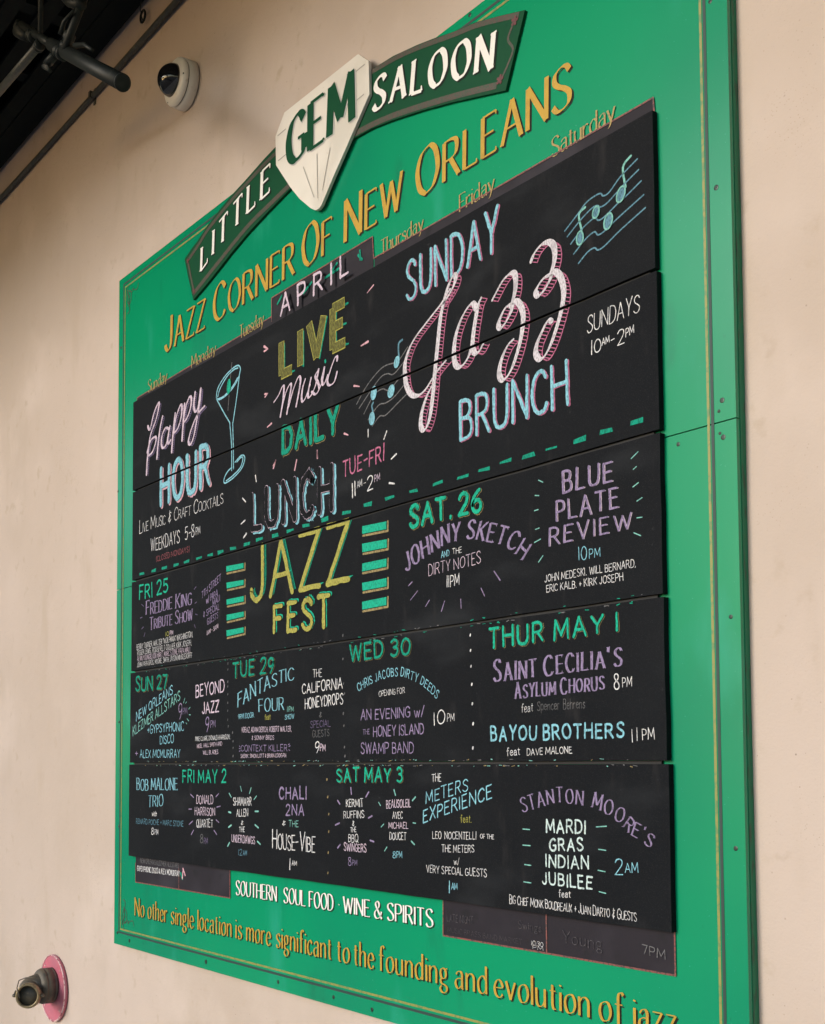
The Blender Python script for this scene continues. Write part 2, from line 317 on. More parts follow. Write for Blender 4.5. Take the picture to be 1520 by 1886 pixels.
# glyph skeletons: width; strokes separated by |, a leading ~ makes a smooth curve, @ a closed smooth curve
G = {
'A': '.62;0,0 .31,1|.31,1 .62,0|.11,.35 .51,.35', 'B': '.5;0,0 0,1|~0,1 .22,1 .4,.93 .44,.77 .38,.6 .22,.54 0,.54|~0,.54 .26,.54 .44,.46 .5,.28 .44,.08 .26,0 0,0',
'C': '.55;~.54,.82 .44,.96 .3,1 .12,.88 .02,.65 0,.45 .06,.18 .2,.02 .34,0 .47,.05 .55,.18', 'D': '.56;0,0 0,1|~0,1 .2,1 .42,.9 .55,.65 .56,.45 .5,.18 .32,.02 .15,0 0,0',
'E': '.46;0,0 0,1|0,1 .44,1|0,.53 .37,.53|0,0 .46,0', 'F': '.44;0,0 0,1|0,1 .44,1|0,.52 .36,.52',
'G': '.58;~.54,.83 .44,.96 .3,1 .12,.88 .02,.65 0,.42 .06,.16 .2,.02 .34,0 .48,.05 .57,.15|.57,.12 .57,.45|.34,.45 .57,.45', 'H': '.56;0,0 0,1|.56,0 .56,1|0,.52 .56,.52',
'I': '.02;.01,0 .01,1', 'J': '.36;~.34,1 .34,.7 .34,.3 .28,.06 .14,0 .02,.1 0,.2', 'K': '.54;0,0 0,1|.5,1 0,.42|.15,.56 .54,0', 'L': '.44;0,0 0,1|0,0 .44,0',
'M': '.74;0,0 .05,1|.05,1 .37,.22|.37,.22 .69,1|.69,1 .74,0', 'N': '.58;0,0 0,1|0,1 .58,0|.58,0 .58,1', 'O': '.64;@.32,1 .12,.9 .01,.66 0,.45 .08,.16 .22,.02 .32,0 .5,.08 .62,.32 .64,.52 .57,.82 .45,.97',
'P': '.48;0,0 0,1|~0,1 .24,1 .42,.93 .48,.74 .42,.54 .26,.46 0,.46', 'Q': '.64;@.32,1 .12,.9 .01,.66 0,.45 .08,.16 .22,.02 .32,0 .5,.08 .62,.32 .64,.52 .57,.82 .45,.97|.38,.25 .68,-.08',
'R': '.54;0,0 0,1|~0,1 .24,1 .42,.93 .47,.76 .42,.58 .26,.5 0,.5|.24,.5 .54,0', 'S': '.5;~.47,.84 .38,.97 .22,1 .06,.9 .04,.72 .16,.58 .34,.46 .48,.3 .46,.1 .3,0 .12,.02 0,.16',
'T': '.54;.27,0 .27,1|0,1 .54,1', 'U': '.56;~0,1 0,.7 .01,.3 .1,.06 .28,0 .46,.06 .55,.3 .56,.7 .56,1', 'V': '.58;0,1 .29,0|.29,0 .58,1', 'W': '.86;0,1 .22,0|.22,0 .43,.9|.43,.9 .65,0|.65,0 .86,1',
'X': '.54;0,1 .54,0|0,0 .54,1', 'Y': '.56;0,1 .28,.46|.56,1 .28,.46|.28,.46 .28,0', 'Z': '.52;0,1 .52,1|.52,1 0,0|0,0 .52,0',
'0': '.56;@.28,1 .1,.88 0,.6 .01,.36 .1,.1 .28,0 .46,.1 .55,.36 .56,.62 .46,.88', '1': '.1;.05,0 .05,1', '2': '.5;~.02,.8 .12,.96 .28,1 .44,.92 .48,.74 .4,.52 .2,.25 0,0|0,0 .5,0',
'3': '.46;~.02,.88 .16,1 .34,.97 .44,.82 .38,.62 .18,.54|~.18,.54 .38,.48 .46,.28 .38,.07 .2,0 .02,.1', '4': '.5;.38,0 .38,1|.38,1 0,.3|0,.3 .5,.3', '5': '.46;.42,1 .06,1|.06,1 .03,.56|~.03,.56 .2,.63 .38,.56 .46,.35 .38,.08 .2,0 0,.1',
'6': '.48;~.4,1 .2,.85 .06,.6 0,.35 .06,.1 .24,0 .42,.08 .48,.3 .4,.5 .24,.57 .08,.48 .01,.34', '7': '.48;0,1 .48,1|.48,1 .16,0', '8': '.5;@.25,1 .08,.93 .05,.75 .2,.58 .42,.42 .5,.22 .4,.04 .25,0 .1,.04 0,.22 .08,.42 .3,.58 .45,.75 .42,.93',
'9': '.46;~.45,.72 .4,.92 .22,1 .04,.88 0,.68 .08,.5 .24,.46 .4,.56 .45,.75 .44,.5 .3,.2 .16,0', '.': '.06;.02,0 .04,.05', ',': '.06;.04,.06 0,-.12', "'": '.06;.04,1 .02,.78', '"': '.18;.02,1 .02,.78|.14,1 .14,.78', '-': '.3;0,.45 .3,.47', '+': '.36;.18,.18 .18,.68|0,.43 .36,.43',
'/': '.3;0,-.05 .3,1.05', '(': '.16;~.14,1.05 .03,.8 0,.45 .05,.1 .14,-.15', ')': '.16;~.02,1.05 .13,.8 .16,.45 .11,.1 .02,-.15', ':': '.06;.02,.15 .04,.2|.02,.6 .04,.65', '*': '.1;.03,.42 .07,.46',
'&': '.62;~.6,.42 .5,.15 .34,.01 .16,.0 .03,.14 .04,.34 .18,.5 .36,.66 .4,.86 .26,1 .12,.9 .12,.74 .28,.48 .46,.2 .62,0',
'$': '.44;~.42,.74 .3,.82 .16,.74 .3,.52 .14,.42 .02,.26 .12,.1 .3,.12 .4,.24|.2,.98 .2,-.05',   # quick handwritten ampersand
'a': '.42;~.03,.5 .14,.61 .28,.62 .36,.52 .36,.35 .36,.1|~.36,.36 .2,.37 .05,.3 0,.16 .08,.02 .2,0 .36,.14|~.36,.12 .38,.02 .44,0', 'b': '.44;0,0 0,1|~0,.45 .12,.6 .27,.62 .42,.48 .44,.28 .38,.08 .24,0 .1,.03 0,.12', 'c': '.38;~.37,.5 .28,.61 .18,.62 .04,.48 0,.3 .05,.1 .18,0 .3,.03 .38,.13',
'd': '.46;.42,0 .42,1|~.42,.5 .3,.62 .18,.62 .04,.48 0,.3 .05,.09 .17,0 .3,.03 .42,.16', 'e': '.4;~.03,.33 .38,.36 .36,.52 .22,.62 .08,.54 0,.32 .05,.1 .19,0 .32,.03 .4,.13', 'f': '.32;~.34,.93 .27,1 .17,.97 .13,.82 .13,.6 .13,0|0,.62 .3,.62',
'g': '.42;@.18,.62 .06,.56 .02,.42 .07,.28 .18,.23 .3,.28 .34,.42 .3,.56|~.28,.56 .36,.62 .42,.62|~.1,.25 .03,.14 .1,.04 .26,0 .38,-.07 .38,-.2 .24,-.3 .08,-.27 .0,-.16 .08,-.04', 'h': '.44;0,0 0,1|~0,.42 .12,.58 .26,.62 .38,.54 .4,.4 .4,0', 'i': '.04;.02,0 .02,.62|.02,.82 .03,.87',
'j': '.12;~.1,.62 .1,.2 .1,-.1 .04,-.28 -.06,-.26|.1,.82 .11,.87', 'k': '.42;0,0 0,1|.36,.62 0,.24|.12,.34 .42,0', 'l': '.03;.015,0 .015,1', 'm': '.74;0,0 0,.62|~0,.42 .11,.58 .22,.62 .33,.53 .35,.4 .35,0|~.35,.42 .46,.58 .57,.62 .68,.53 .7,.4 .7,0', 'n': '.44;0,0 0,.62|~0,.42 .12,.58 .25,.62 .37,.54 .4,.4 .4,0',
'o': '.44;@.22,.62 .07,.54 0,.36 .02,.17 .1,.03 .22,0 .36,.07 .44,.26 .42,.46 .34,.59', 'p': '.44;0,-.3 0,.62|~0,.45 .12,.6 .27,.62 .42,.48 .44,.28 .38,.08 .24,0 .1,.03 0,.12', 'r': '.3;0,0 0,.62|~0,.38 .08,.55 .18,.62 .3,.57', 's': '.34;~.32,.52 .24,.61 .14,.62 .03,.53 .06,.4 .2,.31 .32,.22 .3,.07 .18,0 .07,.02 0,.12',
't': '.28;~.12,.82 .12,.6 .12,.2 .17,.03 .28,.02|0,.62 .27,.62', 'u': '.44;~0,.62 0,.3 .04,.07 .16,0 .3,.06 .4,.22|.4,.62 .4,0', 'v': '.44;0,.62 .22,0|.22,0 .44,.62', 'w': '.62;0,.62 .16,0|.16,0 .31,.55|.31,.55 .46,0|.46,0 .62,.62', 'x': '.4;0,.62 .4,0|0,0 .4,.62', 'y': '.44;0,.62 .22,0|~.44,.62 .22,0 .12,-.22 .02,-.28', 'z': '.4;0,.62 .4,.62|.4,.62 0,0|0,0 .4,0',
}
GL = {}
for k, s in G.items():
    wd, st = s.split(';'); L = []
    for t in st.split('|'):
        kind = t[0] if t[0] in '~@' else ''
        pts = [tuple(float(a) for a in p.split(',')) for p in t[len(kind):].split()]
        L.append((kind, pts))
    GL[k] = (float(wd), L)

def layout(text, base, h, y=YC, h1=None, slant=0, rot=False, track=.17, sc_small=None, jit=0, serif=False, space=.34):
    """base: list of baseline pixels (at least start and end); h: cap height in pixels at the start. Returns a list of (kind, points) in board metres."""
    bp = [P(a, b, y) for a, b in base]
    x0, z0 = P(base[0][0], base[0][1]-h, y); H0 = math.hypot(x0-bp[0][0], z0-bp[0][1])
    H1 = H0
    if h1: x1, z1 = P(base[-1][0], base[-1][1]-h1, y); H1 = math.hypot(x1-bp[-1][0], z1-bp[-1][1])
    path = catmull(bp, sub=8) if len(bp) > 2 else bp
    cum = [0]
    for a, b in zip(path, path[1:]): cum.append(cum[-1]+math.hypot(b[0]-a[0], b[1]-a[1]))
    tot = cum[-1]
    items = []; cur = 0
    for ch in text:
        if ch == ' ': cur += space; continue
        k = 1.0; g = ch
        if sc_small and ch.islower(): k = sc_small; g = ch.upper()
        if ch == '~': g = '$'
        wd, st = GL.get(g, GL['.'])
        items.append((cur, k, wd*k, st)); cur += wd*k+track*(k if sc_small else 1)
    cur -= track
    sx = tot/max(cur, 1e-6)
    res = []
    for li, (c, k, wd, st) in enumerate(items):
        mid = (c+wd/2)*sx
        if not rot or len(path) == 2: pass
        def at(s):
            s = max(0, min(s, tot)); i = 0
            while i < len(cum)-2 and cum[i+1] < s: i += 1
            t = (s-cum[i])/max(cum[i+1]-cum[i], 1e-9)
            a, b = path[i], path[i+1]
            return (a[0]+(b[0]-a[0])*t, a[1]+(b[1]-a[1])*t), (b[0]-a[0], b[1]-a[1])
        o, d = at(mid); l = math.hypot(*d) or 1; d = (d[0]/l, d[1]/l)
        H = (H0+(H1-H0)*mid/tot)*k
        jy = random.uniform(-1, 1)*jit*H*.5; js = 1+random.uniform(-1, 1)*jit*.7; ja = random.uniform(-1, 1)*jit*.6
        for kind, pts in st:
            q = []
            for (gx, gy) in pts:
                gx += random.uniform(-1, 1)*jit*.12; gy2 = gy*js+random.uniform(-1, 1)*jit*.12
                ax = (gx*k-wd/2)*sx
                if rot is True: nx, nz = -d[1], d[0]
                elif rot: nx, nz = -d[1]*rot, 1.0
                else: nx, nz = 0, 1
                hy = gy2*H+jy
                X = o[0]+d[0]*ax+nx*hy+(slant+ja)*gy2*H*(d[0] if rot else 1)
                Z = o[1]+d[1]*ax+nz*hy+((slant+ja)*gy2*H*d[1] if rot else 0)
                q.append((X, Z))
            q2 = catmull(q, kind == '@') if kind else q
            res.append((kind, q2, pts, H, li))
    return res
def ink_strokes(ink, res, wfrac, off=(0, 0), nib=None, hair=.35, serif=0, smax=None):
    for kind, q, pts, H, _ in res:
        W = wfrac*H
        q = [(x+off[0], z+off[1]) for x, z in q]
        # diagonal/vertical contrast
        if nib is not None and kind == '' and len(q) == 2:
            dx, dz = q[1][0]-q[0][0], q[1][1]-q[0][1]; a = math.atan2(dz, dx)
            ink.stroke(q, W*max(hair, abs(math.sin(a-nib))), cap=False)
        elif nib is None and ROUGH and kind != '@' and len(q) > 1:
            rq = []; wl = []; st = max(H*.11, .004)
            for a, b in zip(q, q[1:]):
                l = math.hypot(b[0]-a[0], b[1]-a[1]); c = max(1, int(l/st))
                for t in range(c): rq.append((a[0]+(b[0]-a[0])*t/c, a[1]+(b[1]-a[1])*t/c))
            rq.append(q[-1]); p0 = random.uniform(.88, 1.08); p1 = random.uniform(.72, 1.0)
            jj = W*.07
            rq = [(x+random.uniform(-jj, jj), z+random.uniform(-jj, jj)) for x, z in rq]
            wl = [W*(p0+(p1-p0)*i/max(1, len(rq)-1))*random.uniform(.9, 1.1) for i in range(len(rq))]
            ink.stroke(rq, wl, None, hair)
        else: ink.stroke(q, W, nib, hair, cap=(nib is None), closed=(kind == '@'))
        if serif and kind != '@':
            for (e, f, pe) in ((0, 1, pts[0]), (-1, -2, pts[-1])):
                dx, dz = q[f][0]-q[e][0], q[f][1]-q[e][1]; l = math.hypot(dx, dz) or 1
                if abs(dz)/l > .55 and (pe[1] in (0, 1, .62, -.3)):
                    s = serif*H; c = q[e]; sg = 1 if dz > 0 else -1
                    sl = W*.26
                    ink.stroke([(c[0]-s, c[1]+sg*sl/2), (c[0]+s, c[1]+sg*sl/2)], sl, cap=False)
                elif abs(dz)/l < .35 and pe[1] in (0, 1) and abs(dx) > .05*H and pe[0] > .2:
                    s = serif*H*1.1; c = q[e]; sg = 1 if pe[1] == 0 else -1
                    ink.stroke([(c[0], c[1]), (c[0], c[1]+sg*s*1.2)], [W*.45, W*.2], cap=False)
ROUGH = True
def emit(res, layers, parent, per=True, cut=True):
    """layers, bottom first: (depth, material, name, draw(ink, strokes)); the last one is the letter itself, the others become its children"""
    groups = [[x for x in res if x[4] == k] for k in sorted({x[4] for x in res})] if per else [res]
    for g in groups:
        top = None; rs = random.getstate()
        for (y, m, name, draw) in reversed(layers):
            random.setstate(rs); ik = Ink(y); draw(ik, g); o = ik.build(name, m, top or parent, cut)
            if o is None: continue
            if top is None: top = o
            if not per or name == 'chalk_hatching': o['kind'] = 'stuff'
def sub_path(q, step):
    out = []; acc = 0; 
    for a, b in zip(q, q[1:]):
        l = math.hypot(b[0]-a[0], b[1]-a[1]); 
        while acc < l:
            t = acc/l; out.append((a[0]+(b[0]-a[0])*t, a[1]+(b[1]-a[1])*t)); acc += step
        acc -= l
    return out

# ================================================================== setting
bm = bmesh.new(); box(bm, -60, 60, -60, YW+.3, -.3, 0); bobj('ground', bm, M['asphalt']).__setitem__('kind', 'structure')
bm = bmesh.new(); box(bm, -30, 30, -2.9, YW, .002, .14)
# pavement is stood on by the wall; the road lies 0.14 lower
o = bobj('pavement', bm, M['pave'], bevel=.01); o['kind'] = 'structure'
o.location.z = -.14
for ob in C.objects:
    if ob.name == 'ground': ob.location.z = -.145
# wall
wroot = thing('stucco_wall', 'pale tan painted stucco building wall behind the big green menu board', 'wall', (0, YW, 0))
bm = bmesh.new(); 
nx, nz = 90, 40
bm2 = bm
def wz(x, z): return .0022*math.sin(x*3.1+1.3*math.sin(z*2.2))+.0016*math.sin(z*4.3+x*1.7)
x0, x1, z0, z1 = -14, 9, 0, 4.21
V = [[bm.verts.new((x0+(x1-x0)*i/nx, YW+.004+wz(x0+(x1-x0)*i/nx, z0+(z1-z0)*j/nz), z0+(z1-z0)*j/nz)) for j in range(nz+1)] for i in range(nx+1)]
for i in range(nx):
    for j in range(nz): bm.faces.new((V[i][j], V[i+1][j], V[i+1][j+1], V[i][j+1]))
wf = bobj('stucco_face', bm, M['wall'], wroot, smooth=True)
wf.data.flip_normals() if wf.data.polygons[0].normal.y > 0 else None
bm = bmesh.new(); box(bm, x0, x1, YW+.012, YW+.25, 0, 6.5); bobj('wall_core', bm, M['wall'], wroot)

# gallery overhead
ZS = P(135, 155, YW)[1]
g = thing('gallery', 'dark green black underside of the balcony gallery at the top left corner', 'balcony', (0, YW, ZS))
bm = bmesh.new(); box(bm, -13, 8, YW-2.2, YW-.001, ZS+.16, ZS+.30); bobj('deck', bm, M['gallery'], g)
bm = bmesh.new(); box(bm, -13, 8, YW-.09, YW-.002, ZS, ZS+.157); bobj('wall_beam', bm, M['gallery'], g, bevel=.006)
bm = bmesh.new(); box(bm, -13, 8, YW-2.23, YW-2.1, ZS-.05, ZS+.157); bobj('front_beam', bm, M['gallery'], g, bevel=.006)
jx = -12.5; jm = None
while jx < 7.8:
    if jm is None:
        bm = bmesh.new(); box(bm, -.03, .03, YW-2.098, YW-.092, ZS+.02, ZS+.157); jo = bobj('joist', bm, M['gallery'], None, bevel=.004); jm = jo.data
    else: jo = bpy.data.objects.new('joist', jm); C.objects.link(jo)
    jo.parent = g; jo.location = (jx, -YW, -ZS); jx += .42
# narrow slats under the joists, seen from below
k = 0; sm = None
yy = YW-.12
while yy > YW-1.0:
    if sm is None:
        bm = bmesh.new(); box(bm, -13, 8, -.028, .028, ZS+.004, ZS+.019); so = bobj('soffit_slat', bm, M['gallery'], None, bevel=.003); sm = so.data
    else: so = bpy.data.objects.new('soffit_slat', sm); C.objects.link(so)
    so.parent = g; so.location = (0, yy-YW, -ZS); yy -= .115

# unseen houses over the street, added and sized for their reflection in the board
def far_house(x0, x1, h, label):
    t = thing('town_house', label, 'house', ((x0+x1)/2, -14, 0), 'houses across the street')
    bm = bmesh.new(); box(bm, x0, x1, -22, -14, -.145, h); bobj('wall', bm, M['facade'], t)
    n = int((x1-x0)/2.6)
    for s in range(int(h//3.4)):
        for i in range(n):
            xc = x0+(x1-x0)*(i+.5)/n; zc = 1.6+s*3.4
            bm = bmesh.new(); box(bm, xc-.5, xc+.5, -14.02, -13.97, zc-1, zc+1); wn = bobj('window', bm, M['glass'], t)
            for sg in (-1, 1):
                bm = bmesh.new(); box(bm, xc+sg*.8-.26, xc+sg*.8+.26, -13.98, -13.93, zc-1.05, zc+1.05); bobj('shutter', bm, M['shutter'], t)
far_house(-38, -23.2, 8.6, 'unseen low plaster town house furthest along the opposite side of the street')
far_house(-23, -10.5, 10.4, 'unseen plaster town house with dark shutters opposite the left end of the sign')

# ================================================================== the green sign
S = thing('sign_board', 'large green painted sign board with gold lettering fixed to the tan wall', 'sign', (1.1, YG, GZ))
XL = P(218, 518, YG)[0]; ZT = P(219, 518, YG)[1]; ZB = P(212, 1738, YG)[1]; XR = (P(1331, 0, YG)[0]+P(1389, 1860, YG)[0])/2
XL = (P(218, 518, YG)[0]+P(212, 1738, YG)[0])/2
ZJ = P(1357, 769, YG)[1]
bm = bmesh.new(); box(bm, XL, XR, YG, YG+.010, ZB, ZJ-.0012); bobj('lower_panel', bm, M['green'], S, bevel=.0015)
bm = bmesh.new(); box(bm, XL, XR, YG, YG+.010, ZJ+.0012, ZT); bobj('upper_panel', bm, M['green'], S, bevel=.0015)
bm = bmesh.new(); box(bm, XL+.004, XR+.0015, YG+.0105, YW+.006, ZB+.002, ZT-.002); bobj('backing_frame', bm, M['green_edge'], S, bevel=.001)

# painted pinstripe border
def px_line(pts, y): return [P(a, b, y) for a, b in pts]
XGr, XDr = (P(1286, 100, YG)[0]+P(1334, 1850, YG)[0])/2, (P(1292, 100, YG)[0]+P(1343, 1850, YG)[0])/2
ZGb = P(350, 1747, YG)[1]; ZDb = P(350, 1751.5, YG)[1]
XGl = P(226, 1200, YG)[0]; ZGt = P(229, 531, YG)[1]
def rrect(ink, xa, xb, za, zb, wd):
    for a, b in (((xa, za), (xb, za)), ((xb, za), (xb, zb)), ((xb, zb), (xa, zb)), ((xa, zb), (xa, za))):
        ink.stroke([a, b], wd, cap=True)
i1 = Ink(YG-.0006); rrect(i1, XGl, XGr, ZGb+.004, ZGt, .0055); i1.build('gold_pinstripe', M['pinstripe'], S, False)
i1 = Ink(YG-.0006); rrect(i1, XGl-.012, XDr, ZDb, ZGt+.014, .0065); i1.build('dark_pinstripe', M['groove'], S, False)
# little corner scrolls
def scroll(cx, cz, sx, sz):
    ik = Ink(YG-.0008)
    sp = [(cx+sx*(.02+.014*t/6*math.cos(t)), cz+sz*(.025+.022*t/6*math.sin(t))) for t in [k*.4 for k in range(28)]]
    ik.stroke(sp, .0025)
    for a, b in (((.0, .0), (.05, .008)), ((.0, .0), (.008, .06)), ((.04, .01), (.09, .004)), ((.012, .04), (.004, .085))):
        ik.stroke(catmull([(cx+sx*a[0], cz+sz*a[1]), (cx+sx*(a[0]+b[0])/2+sx*.014, cz+sz*(a[1]+b[1])/2+sz*.014), (cx+sx*b[0], cz+sz*b[1])]), .0022)
    ik.build('corner_scroll', M['brown'], S, False)
scroll(XGl+.015, ZGt-.015, 1, -1); scroll(XGl+.015, ZGb+.02, 1, 1)
# screws
for (a, b, r) in ((1319, 345, 5), (1330, 737, 5), (1324, 757, 3), (1332, 805, 5), (1326, 798, 3), (1249, 818, 4), (1346, 1136, 4), (1355, 1563, 4.5),
                  (219, 1522, 3), (219, 1330, 2.5), (216, 1718, 2.5), (238, 1733, 3), (379, 1772, 4), (512, 1809, 3.5), (614, 1837, 3.5), (685, 1860, 4),
                  (865, 27, 4), (1308, 2, 4), (223, 640, 2.5), (217, 905, 2.5)):
    x, z = P(a, b, YG-.001); rr = r/1.0*(.3048/(.14*(a+954)))*1.0
    bm = bmesh.new(); o = Vector((x, YG+.0005, z)); lathe(bm, o, Vector((0, -1, 0)), [(0, rr*1.05), (.0012, rr), (.0016, rr*.6)], 14)
    box(bm, x-rr*.6, x+rr*.6, YG-.0013-.0006, YG-.0013, z-rr*.12, z+rr*.12)
    bobj('screw', bm, M['screw'], S)

# painted calendar cells that show above and below the chalkboard
cell = [(250, 1560), (250, 1624.6), (424, 1654), (424, 1560)]
def flat(name, pts, y, m, parent, pe=True):
    ik = Ink(y); ik.poly([P(a, b, y) for a, b in pts]); return ik.build(name, m, parent, False)
flat('calendar_cell', cell, YP, M['slate'], S)
flat('calendar_cell', [(817, 1600), (817, 1723), (1245, 1797), (1243, 1640)], YP, M['slate'], S)
flat('calendar_cell', [(497, 700), (501, 549), (687, 436), (691, 600)], YP, M['slate'], S)
flat('calendar_cell', [(253, 800), (253, 733), (501, 583), (501, 700)], YP-.0001, M['slate'], S)
flat('calendar_cell', [(690, 600), (690, 475), (1204, 180), (1206, 330)], YP-.0001, M['slate'], S)
ik = Ink(YP-.0008)
for pts in ([(250, 1590), (250, 1624.6), (424, 1654), (424, 1600)], [(330, 1595), (330, 1638)], [(817, 1650), (817, 1723), (1245, 1797), (1243.5, 1715)], [(1007, 1680), (1008, 1756)],
            [(501, 592), (501, 549), (687, 436), (689, 476), (1204, 180), (1206, 206)], [(252, 745), (253, 733), (501, 583)]):
    q = px_line(pts, YP)
    for a, b in zip(q, q[1:]): ik.stroke([a, b], .0036)
ik.build('red_cell_border', M['redline'], S, False)['kind'] = 'stuff'

# gold lettering
def words(lst, slope_k, sck, parent, m, y, wf, big, small=None, dark=None, doff=(.006, -.006), serif=.07, nib=math.radians(18), hair=.3, slant=0, track=.16, name='gold_letter', pad=0):
    for (t, xa, xb) in lst:
        xa += pad*.5; xb -= pad
        ya, yb = [1416-slope_k*(x+954) if callable(slope_k) is False else slope_k(x) for x in (xa, xb)]
        h = big*(xa+954); h1 = big*(xb+954)
        res = layout(t, [(xa, ya), (xb, yb)], h, y, h1=h1, sc_small=small, slant=slant, track=track)
        emit(res, ([(y+.0004, dark, 'letter_shade', lambda k, g: ink_strokes(k, g, wf*1.0, doff, nib, hair, serif))] if dark else [])
             + [(y-.0009, m, name, lambda k, g: ink_strokes(k, g, wf, (0, 0), nib, hair, serif))], parent, True, False)
words([('Jazz', 304, 379), ('Corner', 393, 543), ('Of', 557, 612), ('New', 635, 741), ('Orleans', 768, 1051)], .61, None, S, M['gold'], YG-.0008, .15, .0478, .83, M['shadowpaint'], track=.2, serif=.07, slant=.03, hair=.22, doff=(.0045, -.0045), pad=3)
words([('No', 248, 268), ('other', 272, 310), ('single', 315, 359), ('location', 364, 429), ('is', 434, 448), ('more', 454, 501), ('significant', 509, 613), ('to', 621, 646), ('the', 652, 691),
       ('founding', 698, 827), ('and', 839, 900), ('evolution', 911, 1089), ('of', 1105, 1151), ('jazz', 1165, 1248)], -.2245, None, S, M['gold'], YG-.0008, .12, .0275, None, M['shadowpaint'], hair=.25, doff=(.0035, -.0035), track=.19, serif=.045, pad=2.2)
words([('SOUTHERN', 435, 511), ('SOUL', 523, 564), ('FOOD', 570, 615), ('*', 624, 627), ('WINE', 633, 683), ('&', 690, 705), ('SPIRITS', 714, 799)], -.1668, None, S, M['white'], YG-.0008, .155, .0187, None, M['shadowpaint'], doff=(.003, -.003), track=.17, serif=.045, name='white_letter', pad=1.2)
for (t, a, b, h, h1) in (('Sunday', (273, 723), (308, 702.5), 22, 23), ('Monday', (353, 678), (398, 651), 22, 23), ('Tuesday', (442, 624), (486, 597), 24, 25), ('Thursday', (702, 470), (780, 422), 27, 29), ('Friday', (847, 390), (911, 350), 31, 33), ('Saturday', (1017, 290), (1133, 219), 35, 38)):
    res = layout(t, [a, b], h, YG-.002, h1=h1, track=.12)
    ik = Ink(YG-.0022); ink_strokes(ik, res, .115, (0, 0), math.radians(18), .3, .06); ik.build('weekday_name', M['goldold'], S, False).__setitem__('kind', 'stuff')

# ribbon
rib = [(340, 477), (352, 459), (363.5, 444), (380, 418), (403, 388), (425, 361), (451, 333), (487, 292), (507, 271), (560, 222), (620, 172), (681, 130), (724, 103), (767, 83), (800, 70), (833, 59), (875, 41), (920, 29), (967, 18),
       (955, 68), (931.5, 166), (889, 175.5), (833, 188), (778, 203), (723, 221), (685, 236), (645.5, 258), (590, 297), (535, 347), (495, 388), (456, 430), (425, 467), (397, 503), (375, 530), (356, 552), (347, 512)]
bm = bmesh.new(); prism(bm, [P(a, b, YR) for a, b in rib], YR, YG-.0001)
bobj('ribbon_banner', bm, M['dkgreen'], S, bevel=.0012)
def band(pts, wd, m, name, y=YR-.0006):
    q = catmull([P(a, b, y) for a, b in pts]) if len(pts) > 2 else [P(a, b, y) for a, b in pts]
    ik = Ink(y); ik.stroke(q, wd, cap=False); return ik.build(name, m, S, False)
band([(348, 477), (368, 447), (385, 420), (428, 367), (456, 336), (490, 299), (512, 278)], .013, M['brown'], 'ribbon_border')
band([(356, 541), (395, 492), (454, 419), (497, 376), (533, 341)], .015, M['brown'], 'ribbon_border')
band([(346, 482), (352, 512), (358, 540)], .009, M['brown'], 'ribbon_border')
band([(681, 134.5), (726, 108), (769, 88), (834, 64), (876, 47), (920, 35), (956, 27)], .012, M['brown'], 'ribbon_border')
band([(649, 248), (687, 228.5), (723, 213), (778, 194.5), (833, 178), (880, 165.5), (915, 157)], .0145, M['brown'], 'ribbon_border')
band([(952, 30), (936, 70), (945, 90), (935, 120), (921, 150)], .006, M['brown'], 'ribbon_border')
for (a, b, r) in ((948, 38, 7), (921, 146, 7), (346, 480, 4), (357, 536, 4)):
    x, z = P(a, b, YR-.001); ik = Ink(YR-.0012); rr = r*.3048/(.14*(a+954))
    for k in range(5):
        t = k*1.256; ik.stroke([(x, z), (x+rr*math.cos(t), z+rr*math.sin(t))], rr*.8)
    ik.build('ribbon_rosette', M['redbloom'], S, False)
nibL = math.radians(15)
def signtext(t, base, h, h1, y, m, wf, doff, dark, slant, rot, track=.16, serif=.12, name='white_letter', hair=.38):
    res = layout(t, base, h, y, h1=h1, slant=slant, rot=rot, track=track)
    emit(res, ([(y+.0001, dark, 'letter_shade', lambda k, g: ink_strokes(k, g, wf*1.1, doff, nibL, hair, serif))] if dark else [])
         + [(y-.0012, m, name, lambda k, g: ink_strokes(k, g, wf, (0, 0), nibL, hair, serif))], S, True, False)
signtext('LITTLE', [(371, 499), (390, 472), (410, 446), (432, 420), (452, 397), (478, 371), (497, 353)], 42, 51, YR-.0008, M['white'], .2, (.004, -.004), M['shadowpaint'], .06, False, track=.36)
signtext('SALOON', [(688, 205), (717, 190), (755, 175), (800, 159), (845, 143.5), (905, 127)], 56, 64, YR-.0008, M['white'], .22, (.004, -.004), M['shadowpaint'], .14, False, track=.32)

# gem
gem = [(659.6, 99.3), (679, 112), (680.5, 173), (642, 262), (615, 323), (592, 378), (587, 384.5), (580.4, 387), (572, 383), (552, 366), (535, 345), (508.5, 304), (507.6, 251), (524, 207)]
bm = bmesh.new(); prism(bm, [P(a, b, YM) for a, b in gem], YM, YR-.0012)
bobj('gem_plaque', bm, M['gemwhite'], S, bevel=.0015)
signtext('GEM', [(532, 304), (649, 221)], 80, 92, YM-.0008, M['dkgreen'], .25, (.0035, -.0035), M['gemshade'], .02, False, track=.2, serif=.04, name='gem_letter', hair=.28)
ik = Ink(YM-.0008)
zz = lambda a, b: (480+a/5.429, 80+b/5.429)
for a, b in (((945, 290), (1043, 208)), ((955, 575), (1035, 508)), ((175, 922), (255, 855)), ((180, 1172), (255, 1110)), ((430, 1235), (537, 1535)), ((567, 1105), (575, 1545)), ((698, 1045), (622, 1465))):
    ik.stroke([P(*zz(*a), YM), P(*zz(*b), YM)], .0026)
ik.build('facet_lines', M['gemgrey'], S, False)

